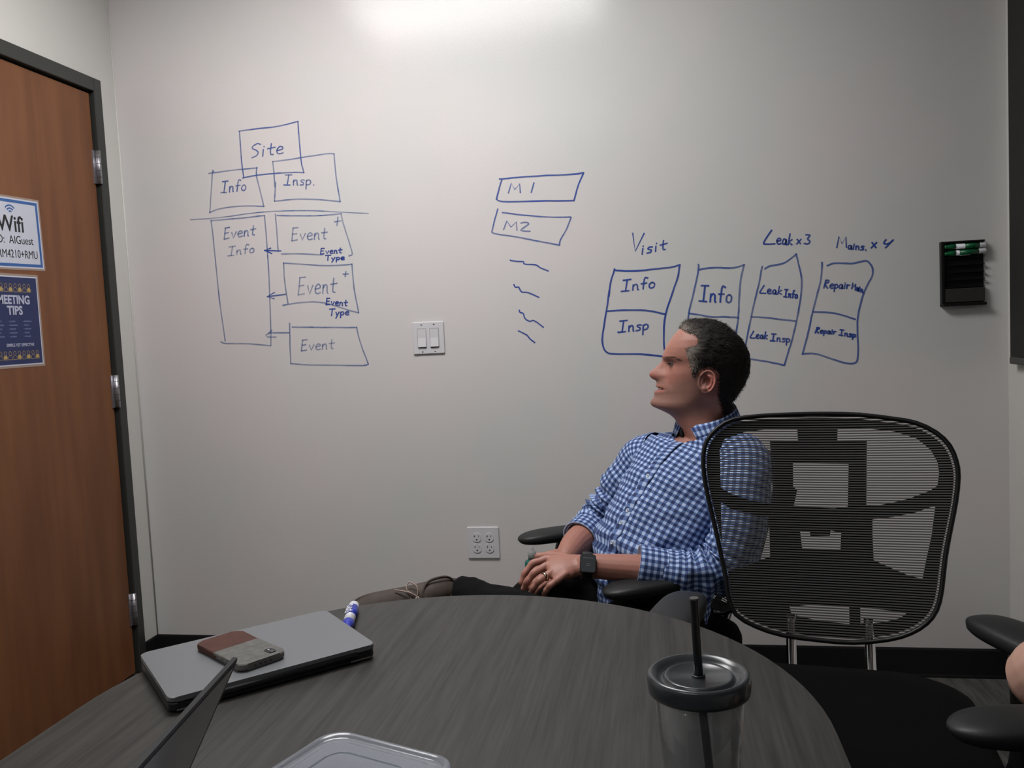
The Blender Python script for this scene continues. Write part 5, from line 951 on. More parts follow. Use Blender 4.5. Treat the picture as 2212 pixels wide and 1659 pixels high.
def build_hair(parent, T):
    bm = B(); rings = head_grid(bm); bm.normal_update()
    verts = [v for r in rings for v in r]; keep = {}
    rnd = random.Random(11)
    nn = {v: v.normal.copy() for v in verts}; pos = {v: v.co.copy() for v in verts}
    for v in verts:
        x, z = v.co.x, v.co.z
        if inpoly(x, z, HP): d = pdist(x, z)+.0015*noise.noise(v.co*400); keep[v] = d
    strands = []
    for v in verts:
        if v in keep:
            d = keep[v]; f = min(1, d/.020)
            th = (.0005+.0082*f)*(1+.25*noise.noise(v.co*90))+.0022*noise.noise(v.co*260)
            n = nn[v]
            if n.dot(V((v.co.x-(EARC[0]), v.co.y-HY, v.co.z-EARC[1]))) < 0: n = -n
            v.co = pos[v]+n*th
            k = 1 if rnd.random() < .75 else 0
            if v.co.z > TOPZ-.01: k = 1 if rnd.random() < .5 else 0
            for _ in range(k): strands.append((v.co.copy(), n.copy(), d))
    dead = [f for f in bm.faces if not all(keep.get(v, 0) > .0035 for v in f.verts)]
    bmesh.ops.delete(bm, geom=dead, context='FACES')
    for v in list(bm.verts):
        if not v.link_faces: bm.verts.remove(v)
    for f in bm.faces: f.smooth = True
    me = bpy.data.meshes.new('hair'); bm.to_mesh(me); bm.free()
    paint(me, lambda p: hair_col(p.x, p.z, .5+.5*noise.noise(p*300))*.9)
    me.transform(T); h = obj('hair', me, M['hair'], parent); h['label'] = 'short dark hair greying at the temples'
    vs, fs, cols = [], [], []
    for p, n, d in strands:
        front = max(0, 1-(p.x-FM[4][0])/.05) if p.z > EYE[1]+.04 else 0
        comb = V((.7-.9*front, 0, -.35 if p.z < TOPZ-.03 else .05+.55*front))
        if p.z < EYE[1]+.03: comb = V((.45, 0, -.9))
        comb += V((rnd.uniform(-.5, .5), rnd.uniform(-.5, .5), rnd.uniform(-.35, .35)))
        dr = (comb-n*comb.dot(n)*.9+n*(.30+.25*front)).normalized(); L = rnd.uniform(.007, .016)*(.55+.45*min(1, d/.02))*(1+.5*front)
        sdv = dr.cross(n).normalized()*.0006; i0 = len(vs); q = p-n*.0015
        mid = q+dr*L*.55; tip = q+dr*L-n*L*.12
        vs += [q-sdv, q+sdv, mid+sdv*.8, mid-sdv*.8, tip]; fs += [(i0, i0+1, i0+2, i0+3), (i0+3, i0+2, i0+4)]
        cols += [hair_col(p.x, p.z, rnd.random())]*5
    # brows
    for sgn in (-1, 1):
        for i in range(120):
            u = rnd.random(); x0, z0 = EYE[0]-.009+.036*u, EYE[1]+.0155-.010*max(0, u-.55)*2+rnd.uniform(-.0017, .0017)
            best = None
            for t_ in range(40):
                tt = PI*t_/80; x, y = head_point(z0, tt)
                if x > x0: best = (x, y); break
            if best is None: continue
            q = V((best[0]-.0006, HY+sgn*(best[1]+.0006), z0)); dr = V((.8, sgn*.35, .12+rnd.uniform(-.2, .2))).normalized()*.006; sdv = V((0, 0, .00035)); i0 = len(vs)
            vs += [q-sdv, q+sdv, q+dr]; fs.append((i0, i0+1, i0+2)); cols += [V((.05, .03, .022))*(1+rnd.random())]*3
    me = bpy.data.meshes.new('hair_strands'); me.from_pydata([tuple(v) for v in vs], [], fs)
    a = me.color_attributes.new('Col', 'FLOAT_COLOR', 'POINT'); buf = []
    for c in cols: buf.extend((c[0], c[1], c[2], 1))
    a.data.foreach_set('color', buf); me.transform(T)
    o = obj('hair_strands', me, M['hair'], h); o['kind'] = 'stuff'
def face_bits(parent, T):
    for s in (-1, 1):
        bm = B(); bmesh.ops.create_uvsphere(bm, u_segments=20, v_segments=14, radius=.0115)
        for f in bm.faces: f.smooth = True
        xf(bm, T @ Matrix.Translation((EYE[0]+.0140, HY+s*.0275, EYE[1]))); e = obj('eye', bm, M['eye'], parent)
        for (dz, r, mm, nm) in ((.0010, .0022, 'lash', 'eyelid_line'), (-.0024, .0008, 'lash', 'eyelid_line')):
            P = []
            for i in range(7):
                u = i/6; a = -.35+1.5*u
                P.append(V((EYE[0]+.0090-.0121*math.cos(a), HY+s*(.0300+.0121*math.sin(a)), EYE[1]+dz*math.sin(PI*(u*.8+.12))-(.0005*u))))
            bm = tube(P, r, n=6, k=2); xf(bm, T); obj(nm, bm, M[mm], e)
        bm = B(); lathe(bm, [(0, 0), (.0055, 0), (.0055, .0006), (0, .0010)], 18); xf(bm, T @ frame4((EYE[0]+.0090-.0113, HY+s*.0285, EYE[1]), (0, 1, 0), (0, 0, 1)) @ Matrix.Rotation(PI, 4, 'X')); obj('iris', bm, M['lash'], e)
    P = [V((MOUTH[0]+.0030+.010*(y/.02)**2, HY+y, MOUTH[1]+.0004-.001*(y/.02)**2)) for y in [-.018+.004*i for i in range(10)]]
    bm = B(); loft(bm, P, [(.0022, .0014)]*10, side=(0, 0, 1), n=8); xf(bm, T); obj('teeth', bm, M['teeth'], parent)

# ---- cloth
def cloth_loft(bm, P, S, side, n, k, amp, seed, fold=None, expo=2.0, cut=None, thick_end=None):
    rings = loft(bm, P, S, side=side, n=n, k=k, cap=False, uv=2*PI*sum((s[0]+s[1])/2 if isinstance(s, tuple) else s for s in S)/len(S), expo=expo)
    bm.normal_update(); N = len(rings)
    mv = []
    for i, r in enumerate(rings):
        cen = sum((v.co for v in r), V())/len(r)
        for v in r:
            d = (v.co-cen).normalized(); q = v.co
            a = amp(i/(N-1)) if callable(amp) else amp
            f = noise.noise(V((q.x*16+seed, q.y*16, q.z*26)))+.6*noise.noise(V((q.x*34, q.y*34+seed, q.z*52)))
            if fold: f += fold(i/(N-1), q)
            mv.append((v, d*f*a))
    for v, d in mv: v.co += d
    return rings
def turn_in(bm, ring, prev, r_in=.93, depth=.012):
    cen = sum((v.co for v in ring), V())/len(ring); pc = sum((v.co for v in prev), V())/len(prev); back = (pc-cen).normalized()*depth
    lay = uvl(bm); n = len(ring)
    r2 = [bm.verts.new(cen+(v.co-cen)*r_in) for v in ring]; r3 = [bm.verts.new(cen+(v.co-cen)*r_in+back) for v in ring]
    for A_, B_ in ((ring, r2), (r2, r3)):
        for j in range(n): f = bm.faces.new((A_[j], A_[(j+1) % n], B_[(j+1) % n], B_[j])); f.smooth = True
def shoe_parts(parent, T, laces=True):
    S_ = [(-.004, .030, .016, .022), (.008, .034, .027, .030), (.035, .040, .033, .038), (.070, .043, .035, .042), (.105, .040, .037, .038), (.135, .034, .040, .031), (.175, .029, .045, .026), (.215, .025, .047, .023), (.248, .021, .042, .019), (.270, .018, .030, .015), (.282, .015, .014, .010)]
    bm = B(); loft(bm, [(x, 0, z) for x, z, _, _ in S_], [(w_, h) for _, _, w_, h in S_], side=(0, 1, 0), n=24, k=4, expo=2.2); xf(bm, T)
    s = obj('shoe', bm, M['shoe'], parent, smooth=True); s['label'] = 'taupe leather lace up shoe'
    outl = [(-.012, 0), (-.006, .020), (.02, .033), (.07, .037), (.12, .040), (.17, .047), (.215, .050), (.25, .045), (.276, .030), (.290, .008)]
    outl = outl+[(x, -y) for x, y in outl[::-1][:-1]]
    sm = [(p.x, p.y) for p in crs([(x, y, 0) for x, y in outl+[outl[0]]], 4)][:-1]
    bm = prism(B(), sm, -.004, .006, bev=.002); xf(bm, T); obj('sole', bm, M['shoe_sole'], s)
    bm = B(); loft(bm, [(x, y, .008) for x, y in sm+[sm[0]]], [.0028]*(len(sm)+1), n=6, cap=False); xf(bm, T); obj('welt', bm, M['shoe_sole'], s, smooth=True)
    bm = B(); loft(bm, [(.012, 0, .066), (.03, .024, .076), (.06, .029, .083), (.09, .025, .080), (.108, 0, .077), (.09, -.025, .080), (.06, -.029, .083), (.03, -.024, .076), (.012, 0, .066)], [.0032]*9, n=8, k=4, cap=False); xf(bm, T); obj('ankle_collar', bm, M['shoe'], s, smooth=True)
    if laces:
        for x in (.118, .132, .146):
            bm = tube([(x, -.024, .058-(x-.118)*.45), (x+.004, 0, .073-(x-.118)*.5), (x, .024, .058-(x-.118)*.45)], .0017, n=6, k=3); xf(bm, T); obj('lace', bm, M['lace'], s)
        for sg in (-1, 1):
            bm = tube([(.122, 0, .076), (.118, sg*.022, .082), (.130, sg*.040, .070), (.140, sg*.024, .068), (.124, 0, .076)], .0017, n=6, k=4); xf(bm, T); obj('lace_bow', bm, M['lace'], s)
            bm = tube([(.122, 0, .076), (.140, sg*.016, .074), (.165, sg*.034, .056)], .0016, n=6, k=4); xf(bm, T); obj('lace_end', bm, M['lace'], s)
    return s

# ---- the man in the checked shirt
AX = V((.68, -.73, 0)).normalized(); FW = V((-.73, -.68, 0)).normalized()
man = thing('person', 'man in a blue and white checked shirt sitting with legs crossed, looking left', 'person', ((-0.0243,2.2041,0.4953)[0], (-0.0243,2.2041,0.4953)[1], 0))
MT = Matrix.Translation(-man.location)
SP = [(-0.0469,2.2185,0.4678), (-0.0493,2.2176,0.5341), (-0.0465,2.2237,0.6129), (0.0052,2.2453,0.7161), (0.0591,2.2664,0.8063), (0.0925,2.2765,0.8657), (0.1033,2.2808,0.8981), (0.1078,2.2833,0.9223)]
SZ = [(.170, .115), (.172, .125), (.170, .134), (.174, .128), (.188, .118), (.182, .098), (.145, .086), (.082, .068)]
Rsh, Rel, Rwr = (-0.0476,2.3873,0.8416), (-0.2015,2.4083,0.6627), (-0.2712,2.1990,0.6161)
Lsh, Lel, Lwr = (0.1943,2.1478,0.8762), (0.1088,2.0437,0.6272), (-0.2019,1.9900,0.6535)
bm = B(); head_grid(bm); ear(bm, -1); ear(bm, 1)
limb(bm, SP, [(a-.012, b-.012) for a, b in SZ], side=AX, n=36, k=3)
limb(bm, [Lsh, (0.1684,2.0686,0.7577), Lel], [.050, .040, .036]); limb(bm, [Lel, (-0.0196,2.0212,0.6335), (-0.1172,2.0046,0.6449), Lwr], [(.037, .037), (.037, .040), (.032, .036), (.029, .025)], side=(0, 0, 1))
limb(bm, [Rsh, (-0.1348,2.4055,0.7432), Rel], [.054, .044, .036]); limb(bm, [Rel, (-0.2396,2.3180,0.6349), (-0.2565,2.2536,0.6301), Rwr], [.036, .041, .036, .028])
# left hand, back of the hand to the viewer, fingers curled down
limb(bm, [(-0.2019,1.9900,0.6535), (-0.2264,1.9907,0.6532), (-0.2531,1.9809,0.6538), (-0.2771,1.9766,0.6528)], [(.027, .022), (.034, .020), (.042, .017), (.040, .014)], side=V((-0.2881,2.0062,0.6680))-V((-0.2589,1.9377,0.6333)), k=3)
finger(bm, [(-0.2557,2.0065,0.6623), (-0.2926,2.0053,0.6660), (-0.3264,1.9936,0.6579), (-0.3452,1.9836,0.6369), (-0.3536,1.9806,0.6150)], .0105, .0078)
finger(bm, [(-0.2542,1.9910,0.6554), (-0.2897,1.9797,0.6564), (-0.3184,1.9585,0.6457), (-0.3354,1.9540,0.6256), (-0.3453,1.9610,0.6054)], .0105, .0080)
finger(bm, [(-0.2489,1.9712,0.6499), (-0.2781,1.9555,0.6456), (-0.3034,1.9349,0.6340), (-0.3187,1.9360,0.6158), (-0.3273,1.9433,0.5977)], .0102, .0076)
finger(bm, [(-0.2425,1.9516,0.6447), (-0.2610,1.9374,0.6345), (-0.2778,1.9286,0.6239), (-0.2874,1.9311,0.6120), (-0.2935,1.9393,0.5993)], .0095, .0070)
finger(bm, [(-0.2266,2.0164,0.6572), (-0.2631,2.0407,0.6606), (-0.2960,2.0552,0.6601), (-0.3225,2.0603,0.6563)], .0125, .0092)
# right hand under it, round the small bottle
limb(bm, [Rwr, (-0.2935,2.2042,0.6008), (-0.3172,2.2193,0.5864)], [(.027, .022), (.036, .018), (.040, .015)], side=(0, .3, 1), k=3)
for i, (a, b) in enumerate(((1214, 2.27), (1226, 2.26), (1238, 2.25), (1250, 2.245))):
    pass
finger(bm, [(-0.3120,2.2209,0.5960), (-0.3394,2.2004,0.5918), (-0.3569,2.1814,0.5824), (-0.3676,2.1882,0.5627)], .0098, .0076)
finger(bm, [(-0.3111,2.2100,0.5840), (-0.3377,2.1847,0.5814), (-0.3591,2.1750,0.5693), (-0.3705,2.1869,0.5506)], .0098, .0076)
finger(bm, [(-0.3079,2.1996,0.5721), (-0.3344,2.1741,0.5672), (-0.3552,2.1696,0.5560), (-0.3657,2.1769,0.5412)], .0095, .0074)
finger(bm, [(-0.3021,2.1898,0.5626), (-0.3246,2.1698,0.5537), (-0.3406,2.1662,0.5423), (-0.3501,2.1688,0.5314)], .0088, .0068)
finger(bm, [(-0.3075,2.2413,0.5851), (-0.3400,2.2698,0.5664), (-0.3621,2.2750,0.5518)], .0118, .0090)
# legs inside the trousers
Lhip, Lkn, Lan = (-0.0026,2.1242,0.4628), (-0.2081,1.8072,0.5314), (-0.5030,2.0019,0.5737)
Rhip, Rkn = (-0.0825,2.3017,0.4387), (-0.3751,2.2521,0.4758); Ran = V((Rkn[0]+.03, Rkn[1]+.02, .10))
limb(bm, [Lhip, Lkn], [.075, .050]); limb(bm, [Lkn, (-0.3550,1.9256,0.5610), Lan], [.050, .044, .030])
limb(bm, [Rhip, Rkn], [.075, .052]); limb(bm, [Rkn, (V(Rkn)+Ran)/2, Ran], [.052, .046, .032])
limb(bm, [Lan, (-0.5513,1.9936,0.5784)], [.030, .028]); limb(bm, [Ran, Ran+V((-.05, -.03, -.05))], [.032, .028])
me = remeshed(bm, .0021, 3); paint(me, skin_col); me.transform(MT)
body = obj('body', me, M['skin'], man)
build_hair(man, MT); face_bits(man, MT)

# shirt
bm = B()
def belly_fold(f, q):
    return 1.0*math.sin(q.z*95+6*noise.noise(q*7))*max(0, 1-abs(f-.20)/.18)
rings = cloth_loft(bm, SP[::1], [(a+.004, b+.006) for a, b in SZ], AX, 120, 12, lambda f: .0058+.005*max(0, 1-abs(f-.22)/.22), 3, belly_fold)
turn_in(bm, rings[0], rings[1], .96, .01)
shirt_front = [(r[90].co.copy(), (r[90].co-sum((v.co for v in r), V())/120).normalized()) for r in rings]
# open neck: drop the faces of the V
lay = uvl(bm); N = len(rings); dead = set()
for i in range(N-1):
    f = i/(N-1)
    if f > .80:
        wv = int(2+12*(f-.80)/.20)
        for j in range(90-wv, 90+wv):
            for fc in rings[i][j].link_faces:
                if rings[i+1][j] in fc.verts and rings[i][(j+1) % 120] in fc.verts: dead.add(fc)
bmesh.ops.delete(bm, geom=list(dead), context='FACES')
# sleeves
elbow = lambda c, w_: (lambda f: .0035+.0060*math.exp(-((f-c)/w_)**2))
def rings_fold(c, w_): return lambda f, q: 1.1*math.sin(f*95+5*noise.noise(q*11))*math.exp(-((f-c)/w_)**2)
rs = cloth_loft(bm, [(0.1544,2.2029,0.8917), (0.1847,2.1409,0.8741), (0.1782,2.0893,0.8095), (0.1565,2.0477,0.7069), (0.1216,2.0367,0.6405), (0.0560,2.0239,0.6240), (-0.0088,2.0180,0.6323), (-0.0736,2.0104,0.6456)], [.050, .066, .066, .064, .062, .057, .053, .046], None, 64, 9, elbow(.65, .2), 11, rings_fold(.62, .18))
turn_in(bm, rs[-1], rs[-2], .95, .03)
rs2 = cloth_loft(bm, [(-0.0172,2.3539,0.8683), Rsh, (-0.1017,2.3990,0.7838), (-0.1532,2.4104,0.7156), (-0.1931,2.4050,0.6675), (-0.2223,2.3626,0.6459), (-0.2427,2.3225,0.6338)], [.055, .073, .067, .062, .058, .053, .047], None, 64, 9, elbow(.6, .25), 23, rings_fold(.6, .22))
turn_in(bm, rs2[-1], rs2[-2], .95, .03)
xf(bm, MT); bmesh.ops.recalc_face_normals(bm, faces=bm.faces)
shirt = obj('shirt', bm, M['plaid'], man); shirt['label'] = 'blue and white checked shirt with rolled sleeves'
def cuff(ring_c, ring_p, r, ln):
    c, p = sum((v for v in ring_c), V())/len(ring_c), ring_p; d = (c-p).normalized()
    bm = B(); rr = loft(bm, [c-d*ln, c-d*ln*.5, c+d*.004], [r+.004, r+.0045, r+.0045], n=56, cap=False, uv=2*PI*r, k=3)
    for q in rr:
        for v in q: v.co += (v.co-c).normalized()*.0015*noise.noise(v.co*40)
    turn_in(bm, rr[-1], rr[-2], .93, .02); turn_in(bm, rr[0], rr[1], .96, .002)
    xf(bm, MT); return obj('rolled_cuff', bm, M['plaid'], shirt)
cuff([V((-0.0736,2.0104,0.6456))], V((-0.0088,2.0180,0.6323)), .048, .062)
cuff([V((-0.2427,2.3225,0.6338))], V((-0.2130,2.3799,0.6509)), .049, .055)
# placket and buttons
bm = B(); lay = uvl(bm); prev = None
for i, (p, n) in enumerate(shirt_front[:int(len(shirt_front)*.82)]):
    sd = AX*.016; cur = [bm.verts.new(p+sd+n*.001), bm.verts.new(p+n*.0030+sd*.9), bm.verts.new(p+n*.0035), bm.verts.new(p+n*.0030-sd*.9), bm.verts.new(p-sd+n*.001)]
    if prev:
        for k_ in range(4):
            f = bm.faces.new((prev[k_], prev[k_+1], cur[k_+1], cur[k_])); f.smooth = True
            for l in f.loops:
                q = l.vert; l[lay].uv = ((k_ if q in (prev[k_], cur[k_]) else k_+1)*.008+.003, (i if q in cur else i-1)*.0072)
    prev = cur
xf(bm, MT); obj('button_placket', bm, M['plaid'], shirt)
def button(p, n, r=.0055, par=None):
    bm = B(); lathe(bm, [(0, .0004), (r*.55, .0004), (r*.7, .0014), (r*.95, .0014), (r, .0006), (r, -.001), (0, -.001)], 20)
    xf(bm, MT @ frame4(p, n.orthogonal(), n.cross(n.orthogonal()))); b_ = obj('button', bm, M['pearl'], par or shirt, smooth=True)
    bm = B()
    for a in range(4): box(bm, r*.25*math.cos(a*PI/2+.7)-.0005, r*.25*math.cos(a*PI/2+.7)+.0005, r*.25*math.sin(a*PI/2+.7)-.0005, r*.25*math.sin(a*PI/2+.7)+.0005, .0003, .0008)
    xf(bm, MT @ frame4(p, n.orthogonal(), n.cross(n.orthogonal()))); obj('button_hole', bm, M['navy'], b_)
for zt in ((-0.0204,2.1574,0.8340)[2], (-0.0603,2.1445,0.7518)[2], (-0.0939,2.1358,0.7138)[2], (-0.1392,2.1249,0.6739)[2]):
    p, n = min(shirt_front, key=lambda q: abs(q[0].z-zt)); button(p+n*.0038, n)
# chest pocket with button
i_ = min(range(len(shirt_front)), key=lambda i: abs(shirt_front[i][0].z-(0.0611,2.1214,0.8394)[2]))
# collar: stand, folded leaves, lining
nk = V((0.1073,2.2846,0.9418))
stand_path = []
for a in range(0, 41):
    t_ = math.radians(10+340*a/40)                      # leaves the front open
    d = FW*math.cos(t_)+AX*math.sin(t_)
    stand_path.append((nk+d*.077+V((0, 0, -.004+.046*(1-math.cos(t_))/2)), d))
def collar_band(off_in, off_out, h0, h1, mm, nm, par, a0=0, a1=40, uvs=1):
    bm = B(); lay = uvl(bm); prev = None; acc = 0
    for i in range(a0, a1+1):
        c, d = stand_path[i]
        if i > a0: acc += (c-stand_path[i-1][0]).length
        A_ = c+d*off_in+V((0, 0, h0)); ib = i
        if callable(h1):
            if i < 6: ib = i+(6-i)*.55
            if i > 34: ib = i-(i-34)*.55
        fl = int(min(39, math.floor(ib))); c2, d2 = stand_path[fl][0].lerp(stand_path[fl+1][0], ib-fl), stand_path[fl][1].lerp(stand_path[fl+1][1], ib-fl)
        B_ = c2+d2*off_out+V((0, 0, h1(i) if callable(h1) else h1))
        cur = [bm.verts.new(A_), bm.verts.new(A_.lerp(B_, .5)+d*.002), bm.verts.new(B_)]
        if prev:
            for k_ in range(2):
                f = bm.faces.new((prev[0][k_], prev[0][k_+1], cur[k_+1], cur[k_])); f.smooth = True
                for l in f.loops: l[lay].uv = ((prev[1] if l.vert in prev[0] else acc), (k_ if l.vert in (prev[0][k_], cur[k_]) else k_+1)*.019)
        prev = (cur, acc)
    bmesh.ops.recalc_face_normals(bm, faces=bm.faces); bmesh.ops.solidify(bm, geom=list(bm.faces), thickness=.0016)
    xf(bm, MT); return obj(nm, bm, M[mm], par)
st = collar_band(-.002, -.001, -.018, .016, 'dark_paisley', 'collar_stand', shirt); st['label'] = 'dark patterned collar lining'
fall = lambda i: -.026-.022*(max(0, abs(i-20)-12)/8)**1.5
lf = collar_band(.001, .014, .017, fall, 'plaid', 'collar_leaf', shirt)
ln_ = collar_band(-.0035, .0105, .012, lambda i: fall(i)+.003, 'dark_paisley', 'collar_lining', shirt, 25, 40); ln_['label'] = 'dark patterned collar lining'
for i, j in ((3, 0), (37, 40)):
    c, d = stand_path[i]; p = c+d*.016+V((0, 0, fall(j)+.008)); button(p, (d+V((0, 0, .3))).normalized(), .0045, lf)

# trousers
bm = B()
loft(bm, [(-0.0265,2.2197,0.4339), (-0.0429,2.2149,0.4791), (-0.0474,2.2171,0.5218)], [(.165, .12), (.160, .112), (.155, .108)], side=AX, n=40, k=3)
for P, S_ in (([Lhip, V(Lhip).lerp(V(Lkn), .5), Lkn], [.092, .080, .066]), ([Lkn, (-0.3551,1.9254,0.5578), (-0.4313,1.9730,0.5597), (-0.5041,2.0068,0.5733)], [.066, .056, .052, .047]), ([Rhip, V(Rhip).lerp(V(Rkn), .5), Rkn], [.092, .080, .068]), ([Rkn, (V(Rkn)+Ran)/2, Ran+V((0, 0, .01))], [.068, .058, .052])):
    loft(bm, P, S_, n=28, k=8, dome=True)
me = remeshed(bm, .006, 2)
for v in me.vertices: v.co += v.normal*(.0045*noise.noise(v.co*22)+.003*noise.noise(v.co*50))
me.transform(MT); obj('trousers', me, M['trousers'], man)
# shoes: left one crossed over, its sole turned up and away
hl, toe = V((-0.5261,2.0330,0.5681)), V((-0.7240,1.8794,0.5514)); lx_ = (toe-hl).normalized(); up_ = V((.0, -.85, .38)); up_ = (up_-lx_*up_.dot(lx_)).normalized()
ly = up_.cross(lx_)
shoe_parts(man, MT @ Matrix(((lx_.x, ly.x, up_.x, hl.x-up_.x*.030), (lx_.y, ly.y, up_.y, hl.y-up_.y*.030), (lx_.z, ly.z, up_.z, hl.z-up_.z*.030+.012), (0, 0, 0, 1))))
shoe_parts(man, MT @ Matrix.Translation(Ran+V((.05, .03, -.089))) @ Matrix.Rotation(math.radians(205), 4, 'Z'))
# watch
wc = V((-0.1965,1.9910,0.6532)); wd = (V((-0.1172,2.0046,0.6449))-wc).normalized(); wn = V((-.10, -.90, .42)); wn = (wn-wd*wn.dot(wd)).normalized(); wy = wn.cross(wd)
Wm = Matrix(((wd.x, wy.x, wn.x, wc.x), (wd.y, wy.y, wn.y, wc.y), (wd.z, wy.z, wn.z, wc.z), (0, 0, 0, 1)))
bm = prism(B(), rrect(.037, .042, .004), .0265, .0365, bev=.0025); xf(bm, MT @ Wm); wt = obj('wristwatch', bm, M['watch_strap'], man); wt['label'] = 'square watch with a black strap'
bm = prism(B(), rrect(.034, .039, .003), .0362, .0372, bev=.0004); xf(bm, MT @ Wm); obj('watch_face', bm, M['watch_glass'], wt)
bm = bx(-.012, .012, .012, .0135, .0372, .0374); box(bm, -.005, .005, -.005, -.0035, .0372, .0374); box(bm, -.004, .0045, -.001, .0005, .0372, .0374); xf(bm, MT @ Wm); obj('face_print', bm, mat('grey_watch_print', (.16, .165, .17), .4), wt)
bm = B(); rr = [(wc+wy*(.0315*math.cos(a))+wn*(.0275*math.sin(a)+.001)) for a in [2*PI*i/40 for i in range(41)]]
loft(bm, rr, [(.0125, .0016)]*41, side=wd, n=8, cap=False); xf(bm, MT); obj('watch_strap', bm, M['watch_strap'], wt, smooth=True)
# ring
a, b = V((-0.2781,1.9555,0.6456)), V((-0.3034,1.9349,0.6340)); c = a.lerp(b, .50); d = (b-a).normalized()
bm = lathe(B(), [(.0096, -.003), (.0110, -.003), (.0114, 0), (.0110, .003), (.0096, .003), (.0096, -.003)], 28)
xf(bm, MT @ frame4(c, d.orthogonal(), d.cross(d.orthogonal()))); obj('ring', bm, M['gold_metal'], man, smooth=True)
# small bottle
bp_ = V((-0.3665,2.2288,0.5579)); bz = (-0.3638,2.2347,0.6341)[2]-.100
t = thing('sanitizer_bottle', 'small teal bottle with a clear cap held behind the hands of the man', 'bottle', (bp_.x, bp_.y, bz))
bm = lathe(B(), [(0, 0), (.018, 0), (.0205, .003), (.0205, .058), (.018, .064), (.0095, .067), (.0095, .070), (0, .070)], 30); obj('bottle_body', bm, M['teal'], t, smooth=True)
bm = lathe(B(), [(0, .068), (.0112, .068), (.0112, .086), (.0095, .090), (.0055, .092), (.0055, .099), (.004, .101), (0, .101)], 26); obj('bottle_cap', bm, M['bottle_clear'], t, smooth=True)
bm = B(); 
for q in (.074, .080): lathe(bm, [(.0112, q), (.0117, q+.001), (.0112, q+.002)], 26)
obj('cap_ridge', bm, M['bottle_clear'], t)

# ---- the second person, at the right edge: only a bare elbow enters the picture
p2 = thing('person', 'person at the right edge, only a bare forearm resting on the arm rest in view', 'person', (RC.x, RC.y, 0))
MT2 = Matrix.Translation(-p2.location)
sc_, oy = V((RC.x+.16, RC.y, 0)), V((0, 1, 0))
el = V((0.5353,1.3196,0.6856)); hp2 = V((RC.x+.10, RC.y, .57)); nk2 = V((RC.x+.26, RC.y, 1.03))
hc = V((NOSE[0]+.10, HY, CHIN[1])); HT = Matrix.Translation(V((nk2.x-.03, nk2.y, 1.10))-hc)
bm = B(); head_grid(bm); ear(bm, -1); ear(bm, 1); xf(bm, HT)
T2 = [hp2, hp2.lerp(nk2, .35), hp2.lerp(nk2, .7), hp2.lerp(nk2, .9), nk2]
limb(bm, T2, [(.155, .105), (.155, .11), (.17, .105), (.15, .08), (.06, .055)], side=oy, n=32, k=3)
rs_, ls_ = hp2.lerp(nk2, .86)+oy*.17, hp2.lerp(nk2, .86)-oy*.17
limb(bm, [rs_, rs_.lerp(el, .5), el], [.055, .048, .044])
ha = V((nk2.x-.08, nk2.y+.10, 1.02)); limb(bm, [el, el.lerp(ha, .4), ha], [.054, .044, .027])
limb(bm, [ha, ha+V((-.01, -.03, .05)), ha+V((-.01, -.05, .08))], [(.026, .018), (.038, .016), (.036, .014)], side=(1, 0, 0))
for k in range(4):
    q = ha+V((-.035+.021*k, -.055, .085)); finger(bm, [q, q+V((0, -.028, .018)), q+V((0, -.048, .006)), q+V((0, -.055, -.014))], .0092, .0072)
q = ha+V((.03, -.02, .03)); finger(bm, [q, q+V((.015, -.02, .03)), q+V((.016, -.03, .055))], .011, .009)
le = ls_+V((.0, -.05, -.27)); lw_ = le+V((-.22, .06, -.01)); limb(bm, [ls_, ls_.lerp(le, .5), le], [.055, .048, .044]); limb(bm, [le, le.lerp(lw_, .4), lw_], [.044, .040, .027])
limb(bm, [lw_, lw_+V((-.04, 0, 0)), lw_+V((-.085, .0, -.005))], [(.026, .02), (.036, .016), (.038, .014)], side=oy)
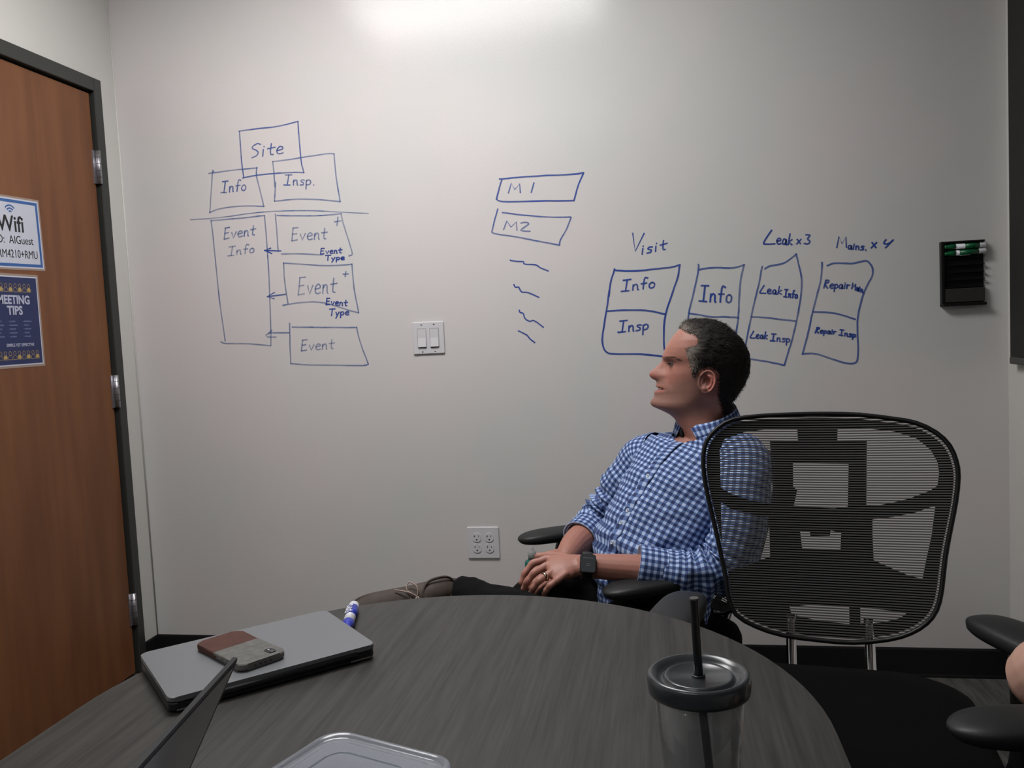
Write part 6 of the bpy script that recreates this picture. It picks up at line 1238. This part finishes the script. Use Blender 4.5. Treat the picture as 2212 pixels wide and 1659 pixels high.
for k in range(4):
    q = lw_+V((-.088, -.031+.021*k, -.004)); finger(bm, [q, q+V((-.035, 0, -.004)), q+V((-.055, 0, -.016)), q+V((-.066, 0, -.032))], .0092, .0072)
q = lw_+V((-.03, .03, 0)); finger(bm, [q, q+V((-.03, .022, -.008)), q+V((-.055, .028, -.018))], .011, .009)
legs = []
for s in (-1, 1):
    h_ = hp2+oy*.09*s; kn = V((RC.x-.30, RC.y+.11*s, .52)); an = V((RC.x-.26, RC.y+.11*s, .10)); legs.append((h_, kn, an))
    limb(bm, [h_, kn], [.078, .052]); limb(bm, [kn, kn.lerp(an, .5), an, an+V((-.06, 0, -.05))], [.052, .046, .032, .028])
me = remeshed(bm, .004, 2); paint(me, lambda p: V((.50, .30, .235))*(1+.06*noise.noise(p*60))); me.transform(MT2); obj('body', me, M['skin'], p2)
build_hair(p2, MT2 @ HT); face_bits(p2, MT2 @ HT)
bm = B(); cloth_loft(bm, T2[:-1]+[hp2.lerp(nk2, .97)], [(.165, .115), (.165, .12), (.18, .115), (.158, .088), (.075, .065)], oy, 60, 6, .003, 5)
cloth_loft(bm, [rs_-oy*.03, rs_, rs_.lerp(el, .4)], [.06, .068, .066], None, 32, 6, .003, 6); cloth_loft(bm, [ls_+oy*.03, ls_, ls_.lerp(le, .45)], [.06, .068, .066], None, 32, 6, .003, 8)
xf(bm, MT2); obj('shirt', bm, mat('dark_grey_knit', (.04, .042, .05), .9), p2)
bm = B(); loft(bm, [hp2-V((0, 0, .05)), hp2, hp2+V((0, 0, .05))], [(.16, .12), (.168, .125), (.165, .12)], side=oy, n=32, k=2)
for h_, kn, an in legs: loft(bm, [h_, kn], [.09, .064], n=24, k=6, dome=True); loft(bm, [kn, kn.lerp(an, .5), an], [.064, .056, .050], n=24, k=6, dome=True)
me = remeshed(bm, .008, 2); me.transform(MT2); obj('trousers', me, M['trousers'], p2)
for h_, kn, an in legs: shoe_parts(p2, MT2 @ Matrix.Translation(an+V((.05, 0, -.089))) @ Matrix.Rotation(PI, 4, 'Z'))
